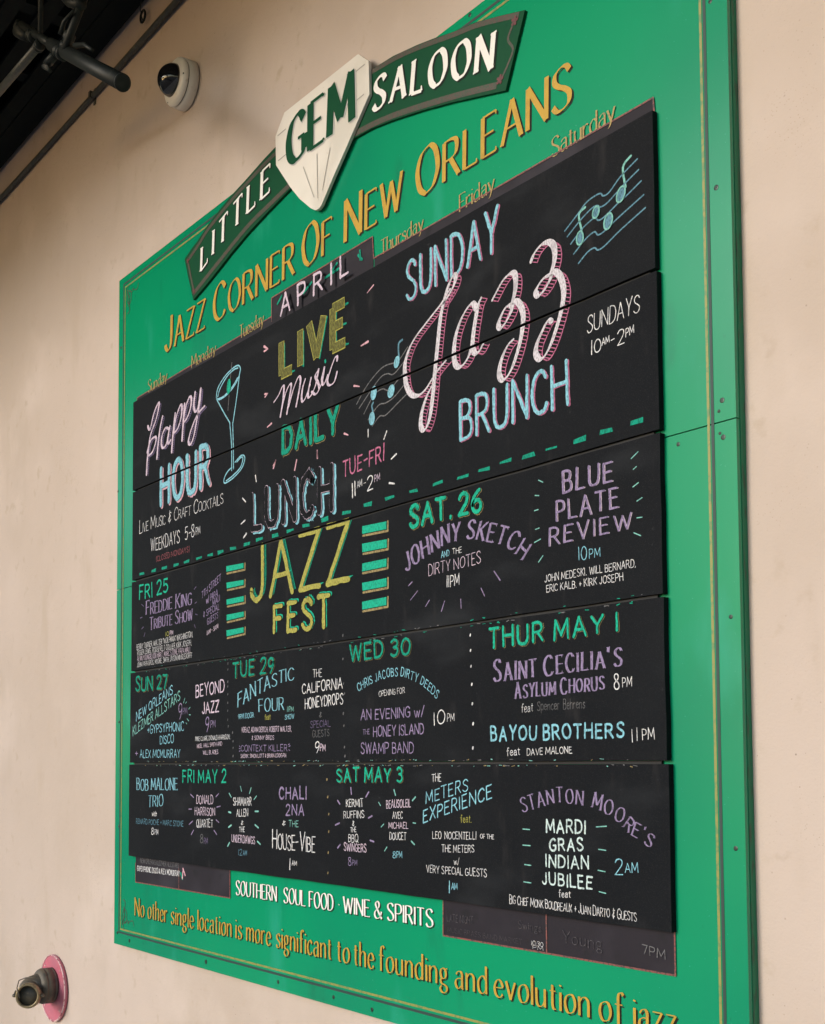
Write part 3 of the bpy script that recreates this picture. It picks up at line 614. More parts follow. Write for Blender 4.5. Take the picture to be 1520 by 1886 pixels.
# ================================================================== the chalkboard
CB = thing('chalkboard', 'black chalkboard of five long planks with coloured chalk listings mounted on the green sign', 'chalkboard', (1.1, YG, GZ))
XCW = 2.24787
for k in range(5):
    dxl = (.0, .006, .003, -.004, -.007)[4-k] if False else 0
    xl = [-.008, -.003, .002, .004, .003][k]; xr = XCW+[.006, .002, .0, -.001, -.004][k]
    bm = bmesh.new(); zb = GZ+k*FT+(.0033 if k else 0); zt = GZ+(k+1)*FT-(.0033 if k < 4 else 0); rr_ = random.Random(k+3)
    wob = lambda: rr_.uniform(-.0007, .0009)
    low = [(xl+(xr-xl)*i/24, zb+(wob() if 0 < i < 24 else 0)) for i in range(25)]
    top = [(xr-(xr-xl)*i/24, zt+(wob() if 0 < i < 24 else 0)) for i in range(25)]
    prism(bm, low+[(xr+rr_.uniform(-.0012, .0012), zb+(zt-zb)*j/4) for j in (1, 2, 3)]+top, YC, YG-.0002)
    bobj('plank', bm, M['black'], CB, bevel=.0016)
for k in (1, 2, 3, 4):
    bm = bmesh.new(); box(bm, .012+.004*k, XCW-.014-.002*k, YC+.007, YG-.0004, GZ+k*FT-.0031, GZ+k*FT+.0031); bobj('joint_shade_strip', bm, M['joint_shade_black'], CB)  # added dark strips, so the open joints read as shaded gaps
YI = YC-.0006
TXT = []
def T(t, x0, y0, x1, y1, h, m='cwhite', wf=.1, h1=None, **kw):
    base = kw.pop('base', None) or [(x0, y0), (x1, y1)]
    kw.setdefault('jit', .085); kw.setdefault('track', .2)
    style = kw.pop('style', None)
    res = layout(t, base, h, YI, h1=h1, **kw)
    if not style: wf *= .88
    H = res[0][3]; per = h >= 19.5 and wf >= .08; par = CB
    S_ = ink_strokes; n = 'chalk_letter' if per else 'chalk_lettering'
    A, B, D, E_ = YI, YI-.0009, YI-.0018, YI-.0027
    if style == 'shadow':
        Ls = [(A, M[style2(m)], 'chalk_outline', lambda k, g: S_(k, g, wf, (H*.038, -H*.022))), (B, M[m], n, lambda k, g: S_(k, g, wf))]
    elif style == 'outline':
        Ls = [(A, M['ctan'], 'chalk_outline', lambda k, g: S_(k, g, wf*1.18, (H*.03, -H*.03))), (B, M['cblack'], 'chalk_gap', lambda k, g: S_(k, g, wf*1.04, (H*.016, -H*.016))),
              (D, M[m], n, lambda k, g: S_(k, g, wf))]
    elif style == 'serif':
        Ls = [(A, M[m], n, lambda k, g: S_(k, g, wf, nib=math.radians(15), hair=.45, serif=.1))]
        if per: Ls.append((B, M['cblack'], 'chalk_gap', lambda k, g: [k.stroke(x[1], wf*H*.16) for x in g if len(x[1]) > 1])); Ls = [Ls[1], Ls[0]]; Ls[0] = (A+.0001, M[m], 'chalk_outline', lambda k, g: S_(k, g, wf*.45, (H*.07, 0)))
    elif style == 'double':
        Ls = [(A, M['cpinkw'], 'chalk_outline', lambda k, g: S_(k, g, wf*.5, (wf*H*.38, -wf*H*.1))), (B, M[m], n, lambda k, g: S_(k, g, wf*.8))]
    elif style == 'live':
        def hatch(k, g):
            for x in g:
                for c in sub_path(x[1], H*.045): k.stroke([(c[0], c[1]), (c[0]+H*.20, c[1]-H*.09)], H*.014, cap=False)
            S_(k, g, wf*.2, (H*.17, -H*.075))
        def fill(k, g):
            for x in g:
                q = x[1]; k.stroke(q, wf*H*.86, cap=False)
        def outl(k, g):
            for x in g:
                q = x[1]; d0 = (q[-1][0]-q[0][0], q[-1][1]-q[0][1]); l = math.hypot(*d0); e = wf*H*.07
                k.stroke([(q[0][0]-d0[0]/l*e, q[0][1]-d0[1]/l*e), (q[-1][0]+d0[0]/l*e, q[-1][1]+d0[1]/l*e)], wf*H*1.08, cap=False)
        Ls = [(A, M['cdgreen'], 'chalk_hatching', hatch), (B, M['cyellow'], 'chalk_outline', outl), (D, M['colive'], n, fill)]
    elif style == 'fest':
        Ls = [(A, M['cgreen'], 'chalk_drop_shade', lambda k, g: S_(k, g, wf, (H*.075, H*.055))), (B, M['cblack'], 'chalk_gap', lambda k, g: S_(k, g, wf*1.1, (H*.006, H*.004))),
              (D, M['cyellow'], n, lambda k, g: S_(k, g, wf*.92))]
    elif style == 'jazzfest':
        def hatch(k, g):
            for x in g:
                for c in sub_path(x[1], H*.024): k.stroke([c, (c[0]+H*.108, c[1]+H*.04)], H*.008, cap=False)
            S_(k, g, wf*.12, (H*.108, H*.04))
        Ls = [(A, M['cgreen'], 'chalk_hatching', hatch), (B-.0004, M['cyellow'], n, lambda k, g: S_(k, g, wf))]
    elif style == 'lunch':
        Ls = [(A, M['cblue'], 'chalk_drop_shade', lambda k, g: S_(k, g, wf, (H*.085, -H*.06))), (B, M['cblack'], 'chalk_gap', lambda k, g: S_(k, g, wf*1.05)),
              (D, M['cpinkw'], 'chalk_outline', lambda k, g: S_(k, g, wf*.93)), (E_, M['cblack'], n, lambda k, g: S_(k, g, wf*.79))]
    elif style == 'hour':
        Ls = [(A, M['crose'], 'chalk_drop_shade', lambda k, g: S_(k, g, wf, (H*.045, -H*.04))), (B, M['cdblue'], 'chalk_outline', lambda k, g: S_(k, g, wf*.98)), (D, M['cblue'], n, lambda k, g: S_(k, g, wf*.82))]
    else: Ls = [(A, M[m], n, lambda k, g: S_(k, g, wf))]
    emit(res, Ls, par, per)
def style2(m): return {'cblue': 'cpink', 'cpinkw': 'clilac'}.get(m, 'ctan')

# --- planks four and five from below
T('SUNDAY', 750, 555, 917, 461, 69, 'cblue', .095, 80, style='shadow', jit=.03, track=.24)
T('BRUNCH', 849, 811, 1046, 744, 70, 'cblue', .1, 80, style='shadow', jit=.03, track=.22)
T('SUNDAYS', 1082, 613, 1178, 573, 30, 'cwhite', .07, slant=.08, track=.16)
T('10', 1089, 653, 1107, 645, 25, 'cwhite', .09); T('AM', 1109, 636, 1123, 630, 12, 'cwhite', .14); T('-', 1126, 634, 1132, 631, 16, 'cwhite', .12)
T('2', 1138, 637, 1150, 632, 27, 'cwhite', .08); T('PM', 1153, 620, 1168, 612, 14, 'cwhite', .13)
T('HOUR', 297, 930, 386, 892, 68, style='hour', wf=.17, jit=.03, track=.3)
T('Live Music ~ Craft Cocktails', 257, 982, 411, 927, 23, 'cwhite', .07, 24, sc_small=.72, track=.12)
T('WEEKDAYS', 278, 1016, 331, 999, 22, 'cwhite', .08); T('5-8', 341, 994, 358, 987, 22, 'cwhite', .08); T('PM', 361, 985, 369, 982, 13, 'cwhite', .1)
T('(CLOSED MONDAYS)', 288, 1034, 349, 1016, 9.5, 'cdimr', .11)
T('LIVE', 519, 690, 636, 631, 58, style='live', wf=.3, h1=76, jit=.0, track=.36)
T('APRIL', 517, 581, 641, 502, 36, 'cpinkw', .17, 37, track=.55, jit=.04)
T('DAILY', 522, 834, 623, 795, 44, 'cdgreen', .22, 48, style='outline', jit=.05, track=.3)
T('LUNCH', 466, 975, 612, 938, 64, style='lunch', wf=.21, h1=80, jit=.015, track=.32)
T('TUE-FRI', 632, 879, 707, 847, 28, 'cpink', .13, track=.24)
T('11', 649, 916, 655, 912, 26, 'cwhite', .12, track=.22); T('AM', 658, 899, 667, 895, 12, 'cwhite', .1); T('-', 670, 896, 674, 895, 13, 'cwhite', .1); T('2', 677, 905, 687, 901, 27, 'cwhite', .1); T('PM', 690, 888, 700, 883, 12, 'cpinkw', .1)
# --- third plank
T('JAZZ', 464, 1107, 643, 1066, 98, style='jazzfest', wf=.11, h1=106, jit=.02, track=.22)
T('FEST', 506, 1165, 607, 1153, 47, style='fest', wf=.2, h1=57, jit=.03, track=.34)
T('SAT. 26', 757, 971, 887, 940, 38, 'cgreen', .2, 39, style='outline', jit=.05, track=.28, space=.2)
T('JOHNNY SKETCH', 0, 0, 0, 0, 34, 'clilac', .16, 34, style='serif', rot=True, jit=.04, slant=.1, track=.24, base=[(749, 1052), (781, 1027), (816, 1005), (838, 997), (867, 992), (900, 998), (920, 1002), (939, 1011), (961, 1031)])
T('AND', 813, 1028, 828, 1023, 11, 'cblue', .14); T('THE', 834, 1021, 851, 1017, 10, 'cwhite', .12)
T('DIRTY NOTES', 790, 1061, 886, 1037, 20, 'cpinkw', .07); T('11PM', 823, 1082, 846, 1077, 20, 'cwhite', .1)
T('BLUE', 1038, 909, 1128, 885, 40, 'clilac', .15, 36, style='double', track=.3); T('PLATE', 1026, 959, 1139, 935, 36, 'clilac', .15, 34, style='double', track=.28); T('REVIEW', 1013, 1005, 1163, 972, 33, 'clilac', .15, 28, style='double', track=.3)
T('10', 1066, 1032, 1081, 1030, 24, 'cblue', .09); T('PM', 1086, 1028, 1106, 1024, 17, 'cblue', .1)
T('JOHN MEDESKI. WILL BERNARD,', 1004, 1072, 1171, 1044, 13, 'cwhite', .11); T('ERIC KALB. + KIRK JOSEPH', 1007, 1091, 1148, 1069, 13, 'cwhite', .11)
T('FRI 25', 257, 1104, 309, 1090, 25, 'cgreen', .17, 25, track=.24)
T('Freddie King', 269, 1133, 352, 1113, 26, 'clilac', .11, 27, style='serif', sc_small=.82, track=.2); T('Tribute Show', 276, 1160, 354, 1142, 22, 'clilac', .11, 24, style='serif', sc_small=.82, track=.2)
T('10', 305, 1172, 311, 1171, 8, 'cyellow', .16); T('PM', 313, 1170, 319, 1169, 8, 'cpinkw', .16)
T('BENNY TURNER, WALTER "WOLFMAN" WASHINGTON,', 252, 1197, 355, 1173, 9.5, 'cwhite', .09); T('ROGER LEWIS, ROOSEVELT COLLIER, KIRK JOSEPH,', 253, 1207.5, 353, 1188, 9, 'cwhite', .09)
T('ALVIN YOUNGBLOOD HART, MARC STONE, PAPA MALI', 253, 1218, 350, 1201, 9, 'cpinkw', .09); T('JOHN PAPA GROS, MOORE, SMITH, JASON MINGLEDORFF', 253, 1229, 354, 1211, 8.5, 'cwhite', .09)
T('7TH STREET', 372, 1102, 407, 1069, 12, 'clilac', .12); T('w/ PAPA', 380, 1112, 401, 1098, 12, 'clilac', .13); T('MALI', 392, 1117, 405, 1106, 11, 'clilac', .13)
T('~ SPECIAL', 375, 1137, 404, 1122, 11, 'clilac', .13); T('GUESTS', 382, 1151, 402, 1138, 11, 'clilac', .12); T('1AM - 3AM', 381, 1170, 402, 1157, 8, 'cpinkw', .13)
# --- second plank
T('SUN 27', 251, 1272, 309, 1268, 24, 'cdgreen', .17, 25, track=.24, style='outline')
T('NEW ORLEANS', 251, 1328, 318, 1277, 16, 'cblue', .13); T('KLEZMER ALLSTARS', 245, 1355, 332, 1289, 16, 'cteal', .12)
T('9', 329, 1325, 335, 1323, 27, 'clilac', .09); T('PM', 337, 1316, 345, 1315, 12, 'cdlilac', .12)
T('+GYPSYPHONIC', 272, 1351, 339, 1345, 15, 'cblue', .12); T('DISCO', 295, 1370, 320, 1368, 15, 'cblue', .12); T('+', 249, 1394, 254, 1394, 14, 'clilac', .12); T('ALEX MCMURRAY', 258, 1395.5, 332, 1395, 14, 'cblue', .12)
T('BEYOND', 361, 1284, 413, 1274, 21, 'cpinkw', .14); T('JAZZ', 373, 1315, 403, 1310, 20, 'cpinkw', .17, jit=.1); T('9', 379, 1348, 385, 1346, 25, 'clilac', .1); T('PM', 388, 1340, 397, 1339, 12, 'clilac', .12)
T('MIKE CLARK, DONALD HARRISON,', 360, 1365, 424, 1361, 8, 'cwhite', .12); T('NIGEL HALL SMITH AND', 363, 1378, 409, 1373, 7, 'cpinkw', .13); T('WILL BLADES', 374, 1390, 402, 1388.6, 7, 'cpinkw', .14)
T('TUE 29', 430, 1248, 505, 1238, 27, 'cdgreen', .17, 27, track=.26, style='outline')
T('FANTASTIC', 438, 1303, 541, 1251, 27, 'cblue', .09, 23, style='serif', base=[(438, 1303), (470, 1283), (505, 1263), (541, 1252)]); T('FOUR', 477, 1312, 523, 1307, 24, 'cblue', .09, 23, style='serif')
T('9PM DOOR', 439, 1325, 468, 1321, 9, 'cblue', .14); T('feat', 488, 1326, 498.5, 1325, 10, 'cyellow', .13); T('11PM', 529, 1311, 541, 1310, 9, 'cteal', .13); T('SHOW', 525, 1325, 542, 1323, 8.5, 'cblue', .14)
T('KREAZ, ADAM DEITCH, ROBERT WALTER,', 446, 1349, 537, 1347, 9, 'cpinkw', .12); T('~ SONNY BIRDS', 464, 1362.8, 505, 1362, 7.5, 'cpinkw', .13)
T('CONTEXT KILLER', 444, 1384, 529, 1383, 11, 'clilac', .13); T('SKERIK, SIMON LOTT ~ BRIAN COOGAN', 443.5, 1396, 527, 1394.5, 6.5, 'cpinkw', .14)
T('THE', 577, 1247.5, 593, 1246, 14, 'cwhite', .1); T('CALIFORNIA', 557, 1277, 631, 1268, 18, 'cwhite', .13); T('HONEYDROPS', 562, 1306, 632, 1296, 18, 'cwhite', .13)
T('~', 588, 1322, 593, 1321.5, 11, 'cdim', .12); T('SPECIAL', 572, 1340.5, 609, 1338, 12, 'cdlilac', .1); T('GUESTS', 576, 1358, 607, 1355.5, 12, 'cdim', .1); T('9', 581, 1387, 588, 1386, 20, 'cwhite', .12); T('PM', 590, 1383, 600, 1382.5, 12, 'cpinkw', .14)
T('WED 30', 646, 1218, 756, 1204, 30, 'cdgreen', .17, 29, track=.26, style='outline')
T('CHRIS JACOBS DIRTY DEEDS', 0, 0, 0, 0, 15, 'cblue', .13, 15, rot=True, track=.26, base=[(660, 1273), (675, 1264), (695, 1254), (716, 1247), (738, 1245), (764, 1254), (779, 1262), (791, 1273), (804.5, 1287)])
T('OPENING FOR', 698, 1283, 746, 1276, 10, 'cwhite', .11)
T('AN EVENING w/', 665, 1326, 781, 1319, 18, 'clilac', .15, 18); T('THE', 669, 1353, 681, 1352, 9, 'clilac', .13); T('HONEY ISLAND', 688, 1357, 781, 1351, 18, 'clilac', .13); T('SWAMP BAND', 665, 1388, 762, 1387, 19, 'clilac', .12)
T('10', 799, 1335, 819, 1333, 24, 'cwhite', .1); T('PM', 824, 1329, 837, 1327, 14, 'cwhite', .09)
T('THUR MAY 1', 903, 1194, 1140, 1161, 36, 'cgreen', .17, 32, track=.3, style='outline')
T("Saint Cecilia's", 910, 1256, 1143, 1227, 40, 'clilac', .13, 38, style='serif', sc_small=.85, track=.3); T('Asylum Chorus', 949, 1287, 1112, 1270, 29, 'clilac', .14, 29, style='serif', sc_small=.85, track=.28)
T('8', 1132, 1270, 1141, 1270, 29, 'cwhite', .09); T('PM', 1147, 1265, 1164, 1263, 17, 'cwhite', .1)
T('feat', 961, 1312, 982, 1310, 16, 'cwhite', .07); T('Spencer', 990, 1309, 1031, 1306, 17, 'cdim', .07); T('Behrens', 1038, 1307, 1078, 1304, 18, 'cdim', .07)
T('BAYOU BROTHERS', 905, 1364, 1149, 1357, 25, 'cblue', .2, 26, track=.3); T('11', 1164, 1366, 1175, 1364, 22, 'cwhite', .09, track=.35); T('PM', 1184, 1362, 1206, 1362, 20, 'cwhite', .09)
T('feat', 934, 1392, 958, 1390, 15, 'cwhite', .1); T('DAVE MALONE', 971, 1391, 1054, 1387, 12, 'cwhite', .13)
# --- bottom plank
T('BOB MALONE', 252, 1455.5, 327, 1455, 21, 'cblue', .09, style='serif'); T('TRIO', 273, 1486, 300, 1485, 20, 'cblue', .09, style='serif'); T('with', 280, 1503, 289, 1503, 9, 'cwhite', .16)
T('RENARD POICHE + MARC STONE', 251, 1517, 338, 1522, 9, 'cdblue', .12); T('8', 279, 1537, 283, 1537, 12, 'cwhite', .13); T('PM', 285, 1537, 291.5, 1537, 9, 'cwhite', .14)
T('FRI MAY 2', 337, 1441, 416, 1441, 22, 'cgreen', .17, track=.26)
T('DONALD', 362, 1480, 393, 1481, 15, 'cpinkw', .11); T('HARRISON', 359, 1501.5, 396, 1502, 14, 'cpinkw', .11); T('QUARTET', 362, 1524, 392, 1524, 14, 'cwhite', .11); T('8', 369, 1553, 374, 1553, 15, 'cdim', .1); T('PM', 376, 1554, 383, 1554, 11, 'cdlilac', .1)
T('SHAMARR', 430, 1483, 463, 1483.5, 14, 'cwhite', .12); T('ALLEN', 436, 1504, 457, 1503, 13, 'cwhite', .12); T('~', 444, 1520, 448, 1520, 9, 'cwhite', .14); T('THE', 441, 1532, 451, 1532, 9, 'cwhite', .15); T('UNDERDAWGS', 427, 1550.5, 470, 1555, 13, 'cpinkw', .12); T('12', 439, 1575, 446, 1575, 11, 'cdblue', .12); T('AM', 448, 1575, 455, 1575.5, 9, 'cdblue', .13)
T('CHALI', 515, 1472, 564, 1471, 21, 'clilac', .2, track=.28); T('2NA', 527, 1501, 560, 1501, 19, 'clilac', .18, track=.28); T('~', 520, 1520, 526, 1520, 9, 'cwhite', .16); T('THE', 532, 1523, 550, 1523, 11, 'cteal', .13)
T('House-Vibe', 502, 1563, 580, 1569, 34, 'cwhite', .09, 34, sc_small=.8, track=.16); T('1', 533, 1601, 535, 1601, 20, 'cwhite', .16); T('AM', 538, 1594, 547, 1595, 9, 'cwhite', .14)
T('SAT MAY 3', 622, 1439, 742, 1440, 23, 'cgreen', .18, track=.28, style='outline')
T('KERMIT', 638, 1486, 669, 1485.5, 14, 'cwhite', .13); T('RUFFINS', 633.5, 1507, 671, 1506.5, 13, 'cwhite', .12); T('~', 649, 1521, 653, 1521, 10, 'cwhite', .14); T('THE', 646, 1532.5, 656.5, 1532.5, 8.5, 'cwhite', .15); T('BBQ', 642, 1551, 660, 1551, 14, 'cwhite', .11); T('SWINGERS', 634, 1566.5, 675, 1570, 14, 'cpinkw', .12)
T('8', 642, 1594.5, 647, 1594.5, 15, 'clilac', .1); T('PM', 649, 1594, 658, 1594, 10, 'clilac', .1)
T('BEAUSOLEIL', 712, 1488.5, 757, 1486, 14, 'cpinkw', .12); T('AVEC', 723.5, 1508, 742, 1508, 12, 'cwhite', .12); T('MICHAEL', 716, 1526, 752, 1526, 11, 'cpinkw', .13); T('DOUCET', 718, 1546.5, 748.5, 1547, 13, 'cwhite', .12); T('8', 724, 1580.5, 729, 1580.5, 12, 'cblue', .13); T('PM', 731, 1580, 741, 1580, 11, 'cblue', .13)
T('THE', 796, 1439.5, 813, 1439.5, 14, 'cwhite', .12); T('METERS', 785, 1480, 862, 1456, 21, 'cblue', .12, track=.24); T('EXPERIENCE', 780, 1515, 906, 1469, 22, 'cblue', .13, 24, track=.24)
T('feat.', 849, 1515, 869, 1515, 14, 'cyellow', .1); T('LEO NOCENTELLI', 797, 1545, 877, 1546, 13, 'cwhite', .11, space=.6); T('OF THE', 885, 1544, 910.5, 1545.5, 8, 'cwhite', .15); T('THE METERS', 814, 1569, 874, 1570, 13, 'cwhite', .11); T('w/', 836, 1592, 846, 1592, 12, 'cwhite', .1); T('VERY SPECIAL GUESTS', 786, 1607, 897, 1615, 13, 'cwhite', .11)
T('1', 827, 1644, 828.5, 1644, 21, 'cblue', .15); T('AM', 832, 1638.5, 843, 1639, 12, 'cblue', .13)
T('STANTON', 0, 0, 0, 0, 27, 'clilac', .1, 27, style='serif', rot=True, track=.28, base=[(963, 1497), (981, 1491), (1001, 1484), (1030, 1478), (1053, 1480), (1073, 1483)])
T('MOORE\'S', 0, 0, 0, 0, 30, 'clilac', .1, 26, style='serif', rot=True, track=.28, base=[(1090, 1487), (1120, 1500), (1142, 1516), (1163, 1538), (1180, 1548), (1197, 1561)])
T('MARDI', 1007, 1533, 1078, 1534.5, 22, 'cicy', .2, track=.28); T('GRAS', 1013, 1566, 1074, 1567, 22, 'cicy', .2, track=.28); T('INDIAN', 1006, 1596, 1084, 1601, 21, 'cicy', .2, track=.28); T('JUBILEE', 1000, 1628, 1091, 1638, 21, 'cicy', .2, track=.28)
T('feat', 1030, 1652, 1051, 1653.5, 13, 'cwhite', .12); T('Big Chief Monk Boudreaux + Juan Darto ~ Guests', 939, 1664, 1173, 1697, 16, 'cwhite', .09, sc_small=.86, track=.13)
T('2', 1133, 1611, 1147, 1611, 28, 'cblue', .09); T('AM', 1152, 1607, 1176, 1607, 17, 'cblue', .11)
T('____'.replace('_', '.'), 618, 1400, 1200, 1400, 1, 'cdim', .1) if False else None

# --- old chalk on the painted calendar cells under the chalkboard
def OT(t, x0, y0, x1, y1, h, m, wf=.1, **kw):
    res = layout(t, [(x0, y0), (x1, y1)], h, YP-.0014, jit=.06, track=.2, **kw)
    ik = Ink(YP-.0016); ink_strokes(ik, res, wf); ik.build('faded_chalk', M[m], S, False).__setitem__('kind', 'stuff')
OT('NEW ORLEANS KLEZMER ALLSTARS', 259, 1589, 330, 1599, 8, 'cdim', .13); OT('GYPSYPHONIC DISCO ~ ALEX MCMURRAY', 253, 1604, 331, 1614, 9, 'cwhite', .14)
OT('LATE NIGHT', 824, 1697, 872, 1702, 13, 'cghost', .09); OT('MUSIC BRASS BAND MARKET', 825, 1717, 962, 1740, 9, 'cghost', .07); OT('Swings', 955, 1710, 998, 1717, 14, 'cghost', .08); OT('10:30', 979, 1741, 1001, 1744, 8, 'cwhite', .1); OT('PM', 982, 1748, 1001, 1751, 7, 'cwhite', .1)
OT('Young', 1037, 1736, 1110, 1750, 22, 'cghost', .07); OT('7PM', 1184, 1756, 1226, 1767, 16, 'cdim', .12)
ik = Ink(YP-.0016)
for a, b in (((338, 1600), (342, 1612)), ((337, 1618), (338, 1605))): ik.stroke([P(*a, YP), P(*b, YP)], .006)
ik.build('faded_chalk', M['crose'], S, False)['kind'] = 'stuff'
ik = Ink(YP-.0016); ik.stroke([P(334, 1609, YP), P(337, 1618, YP)], .01)
for a, b in (((512, 560), (520, 545)), ((560, 540), (575, 520)), ((600, 512), (625, 495)), ((612, 500), (622, 485)), ((661, 470), (668, 478)), ((664, 462), (665, 478))): ik.stroke([P(*a, YP), P(*b, YP)], .007)
ik.build('faded_chalk', M['cdgreen'], S, False)['kind'] = 'stuff'

# --- freehand script words and drawings
def zs(ox, oy, k, pts): return [(ox+a/k, oy+b/k) for a, b in pts]
def parse(s): return [tuple(float(v) for v in p.split(',')) for p in s.split()]
def script(paths, o, wd, m, nib=None, hair=.45, pink=None, name='chalk_script', off=None):
    qs = [catmull([P(a, b, YI) for a, b in zs(*o, parse(s))], sub=7) for s in paths]
    if pink:
        ik = Ink(YI); ik2 = Ink(YI-.0009)
        for q in qs:
            for c in sub_path(q, off[2]): ik2.stroke([c, (c[0]+off[0], c[1]+off[1])], off[3], cap=False)
            ik.stroke([(x+off[0], z+off[1]) for x, z in q], off[3]*1.3)
            ik.stroke([(x+off[0]*.55, z+off[1]*.55) for x, z in q], off[3]*.6) if False else None
        ik.build('chalk_outline', M[pink], CB); ik2.build('chalk_hatching', M[pink], CB)['kind'] = 'stuff'
    ik = Ink(YI-.0018)
    for q in qs: ik.stroke(q, wd, nib, hair)
    ik.build(name, M[m], CB)
O3 = (700, 360, 4.0)
script(['522,690 490,740 455,800 400,870 330,960 270,1040 225,1120 193,1220 188,1300 200,1400 235,1465 285,1475 340,1430 385,1360 430,1290 490,1218',
        '470,800 520,720 553,650 562,600 545,590 515,650 490,730 460,850 445,950 430,1100 410,1300 395,1470 375,1620 345,1715 318,1725 305,1680 315,1590 350,1480 390,1400',
        '712,830 690,798 655,822 605,910 565,1030 550,1150 560,1240 590,1265 625,1240 660,1180 690,1080', '752,755 728,810 712,900 695,1010 688,1110 705,1160 735,1150 768,1090',
        '832,775 860,720 910,630 960,580 992,575 1005,610 1003,690 985,770 960,825', '990,790 930,830 890,910 880,960 900,975 935,930 970,860 985,800',
        '960,825 985,785 1020,785 1050,830 1062,900 1050,1020 1020,1150 975,1280 925,1355 893,1345 885,1290 905,1200 945,1110 990,1060',
        '1118,490 1145,425 1195,365 1245,345 1282,365 1295,420 1290,490 1268,570', '1270,580 1215,610 1170,670 1155,715 1175,738 1215,700 1255,630 1272,580',
        '1250,590 1290,562 1330,590 1355,660 1360,740 1340,860 1300,1000 1260,1110 1215,1190 1180,1205 1155,1165 1165,1090 1205,995 1240,930 1270,925'],
       O3, .0165, 'cgreyw', math.radians(28), .28, 'cpink', off=(.017, -.007, .0078, .0020))
O1 = (230, 660, 4.6)
script(['200,578 218,600 250,470 286,382 294,400 268,520 225,640 208,740 195,860 188,985', '325,490 302,600 285,740 276,850', '192,800 222,700 262,665 268,700 240,790 200,830',
        '378,600 350,590 322,650 315,725 328,760 355,730 378,640', '388,575 368,680 374,722 395,690', '432,468 415,620 402,795', '418,640 435,520 470,410 488,402 484,490 455,590 425,630',
        '512,388 500,550 490,695', '503,520 520,420 552,330 570,342 560,430 530,510 507,540', '602,288 590,400 604,452 628,410 648,262', '650,258 640,380 618,510 590,660 562,730 545,700 570,600 620,480 682,405'],
       O1, .0115, 'cpinkw', math.radians(25), .55, 'cdlilac', off=(.010, -.005, .006, .0022))
O2 = (420, 440, 4.47)
script(['383,1345 420,1290 452,1218 466,1222 458,1330 436,1465', '448,1390 480,1270 514,1198 526,1215 508,1330 490,1440', '505,1380 540,1250 582,1142 602,1150 595,1230 566,1380',
        '642,1155 620,1230 612,1310 622,1340 648,1300 682,1200', '690,1145 668,1250 668,1305 692,1285 728,1200 752,1075', '750,1080 725,1130 750,1190 755,1240 728,1280 697,1262', '755,1240 780,1180 800,1060',
        '800,1060 780,1150 788,1200 806,1180 828,1120', '905,1000 905,970 885,985 850,1080 825,1170 840,1205 880,1180 905,1095'], O2, .0095, 'cpinkw', math.radians(25), .4)
ik = Ink(YI); ik.stroke([P(*zs(*O2, [(802, 1003)])[0]), P(*zs(*O2, [(804, 1012)])[0])], .008); ik.build('chalk_script', M['cdgreen'], CB)
# martini glass
def drawing(paths, o, wd, m, name, closed=False):
    ik = Ink(YI)
    for s in paths:
        q = [P(a, b, YI) for a, b in zs(*o, parse(s))]
        if len(q) > 2: q = catmull(q, sub=6)
        ik.stroke(q, wd)
    o_ = ik.build(name, M[m], CB); o_['kind'] = 'stuff'; return o_
drawing(['775,330 790,250 850,150 920,80 962,60 980,95 958,175 915,250 860,312 800,350 775,330', '788,322 808,255 865,155 925,95 958,82', '785,345 840,320 915,235 955,165', '778,345 840,460 892,548', '976,110 950,320 917,545', '890,545 905,740 906,950', '915,545 920,740 922,935',
         '935,880 990,822 1018,842 992,930 920,1012 850,1057 843,1020 872,960 908,925', '950,878 988,838 1002,850 980,925 915,995 860,1038'], O1, .0042, 'cblue', 'martini_drawing')
drawing(['908,35 893,180', '884,310 874,440'], O1, .003, 'cdim', 'martini_drawing')
def blob(o, cx, cy, rx, ry, tilt, m, name='chalk_note'):
    ik = Ink(YI-.0009); t = math.radians(tilt)
    pts = [P(*zs(*o, [(cx+rx*math.cos(a)*math.cos(t)+ry*math.sin(a)*math.sin(t), cy-rx*math.cos(a)*math.sin(t)+ry*math.sin(a)*math.cos(t))])[0]) for a in [k*2*math.pi/18 for k in range(18)]]
    ik.poly(pts); o2 = ik.build(name, M[m], CB)
    ik = Ink(YI-.0019); ik.stroke(pts, .0035, closed=True); ik.build(name, M['cteal' if m == 'cdblue' else m], CB)
blob(O1, 887, 240, 13, 62, -5, 'cgreen', 'olive_drawing')
O4 = (1000, 260, 6.29)
drawing(['255,1040 400,850 500,715 600,635 670,605 700,632 770,590 900,410 1095,205', '285,1105 440,910 570,775 635,745 665,762 740,720 870,580 960,480 1110,330',
         '325,1190 460,1010 580,900 610,890 650,915 720,870 880,710 960,640 1140,460', '360,1305 500,1130 600,1050 645,1085 740,1020 860,900 1170,620', '415,1415 520,1285 600,1235 640,1260 720,1210 900,1030 1190,770'], O4, .0032, 'cdblue', 'music_staff_drawing')
drawing(['960,530 930,300 1020,170', '450,1030 420,850 492,765'], O4, .005, 'cteal', 'music_staff_drawing')
for a in ((915, 618, 42, 98, -18), (625, 825, 34, 72, -16), (768, 930, 44, 98, -15), (440, 1125, 38, 80, -8)): blob(O4, *a, 'cdblue')
drawing(['1060,1360 1150,1200 1270,1060 1370,1020 1400,1010 1480,890', '1080,1395 1240,1160 1310,1110 1360,1115 1420,1050 1510,930', '1120,1440 1200,1290 1270,1235 1330,1240 1440,1110', '1155,1490 1240,1370 1300,1350 1370,1300 1460,1190',
         '1190,1540 1250,1460 1300,1450 1400,1350 1470,1280'], O2, .003, 'cdim', 'music_staff_drawing')
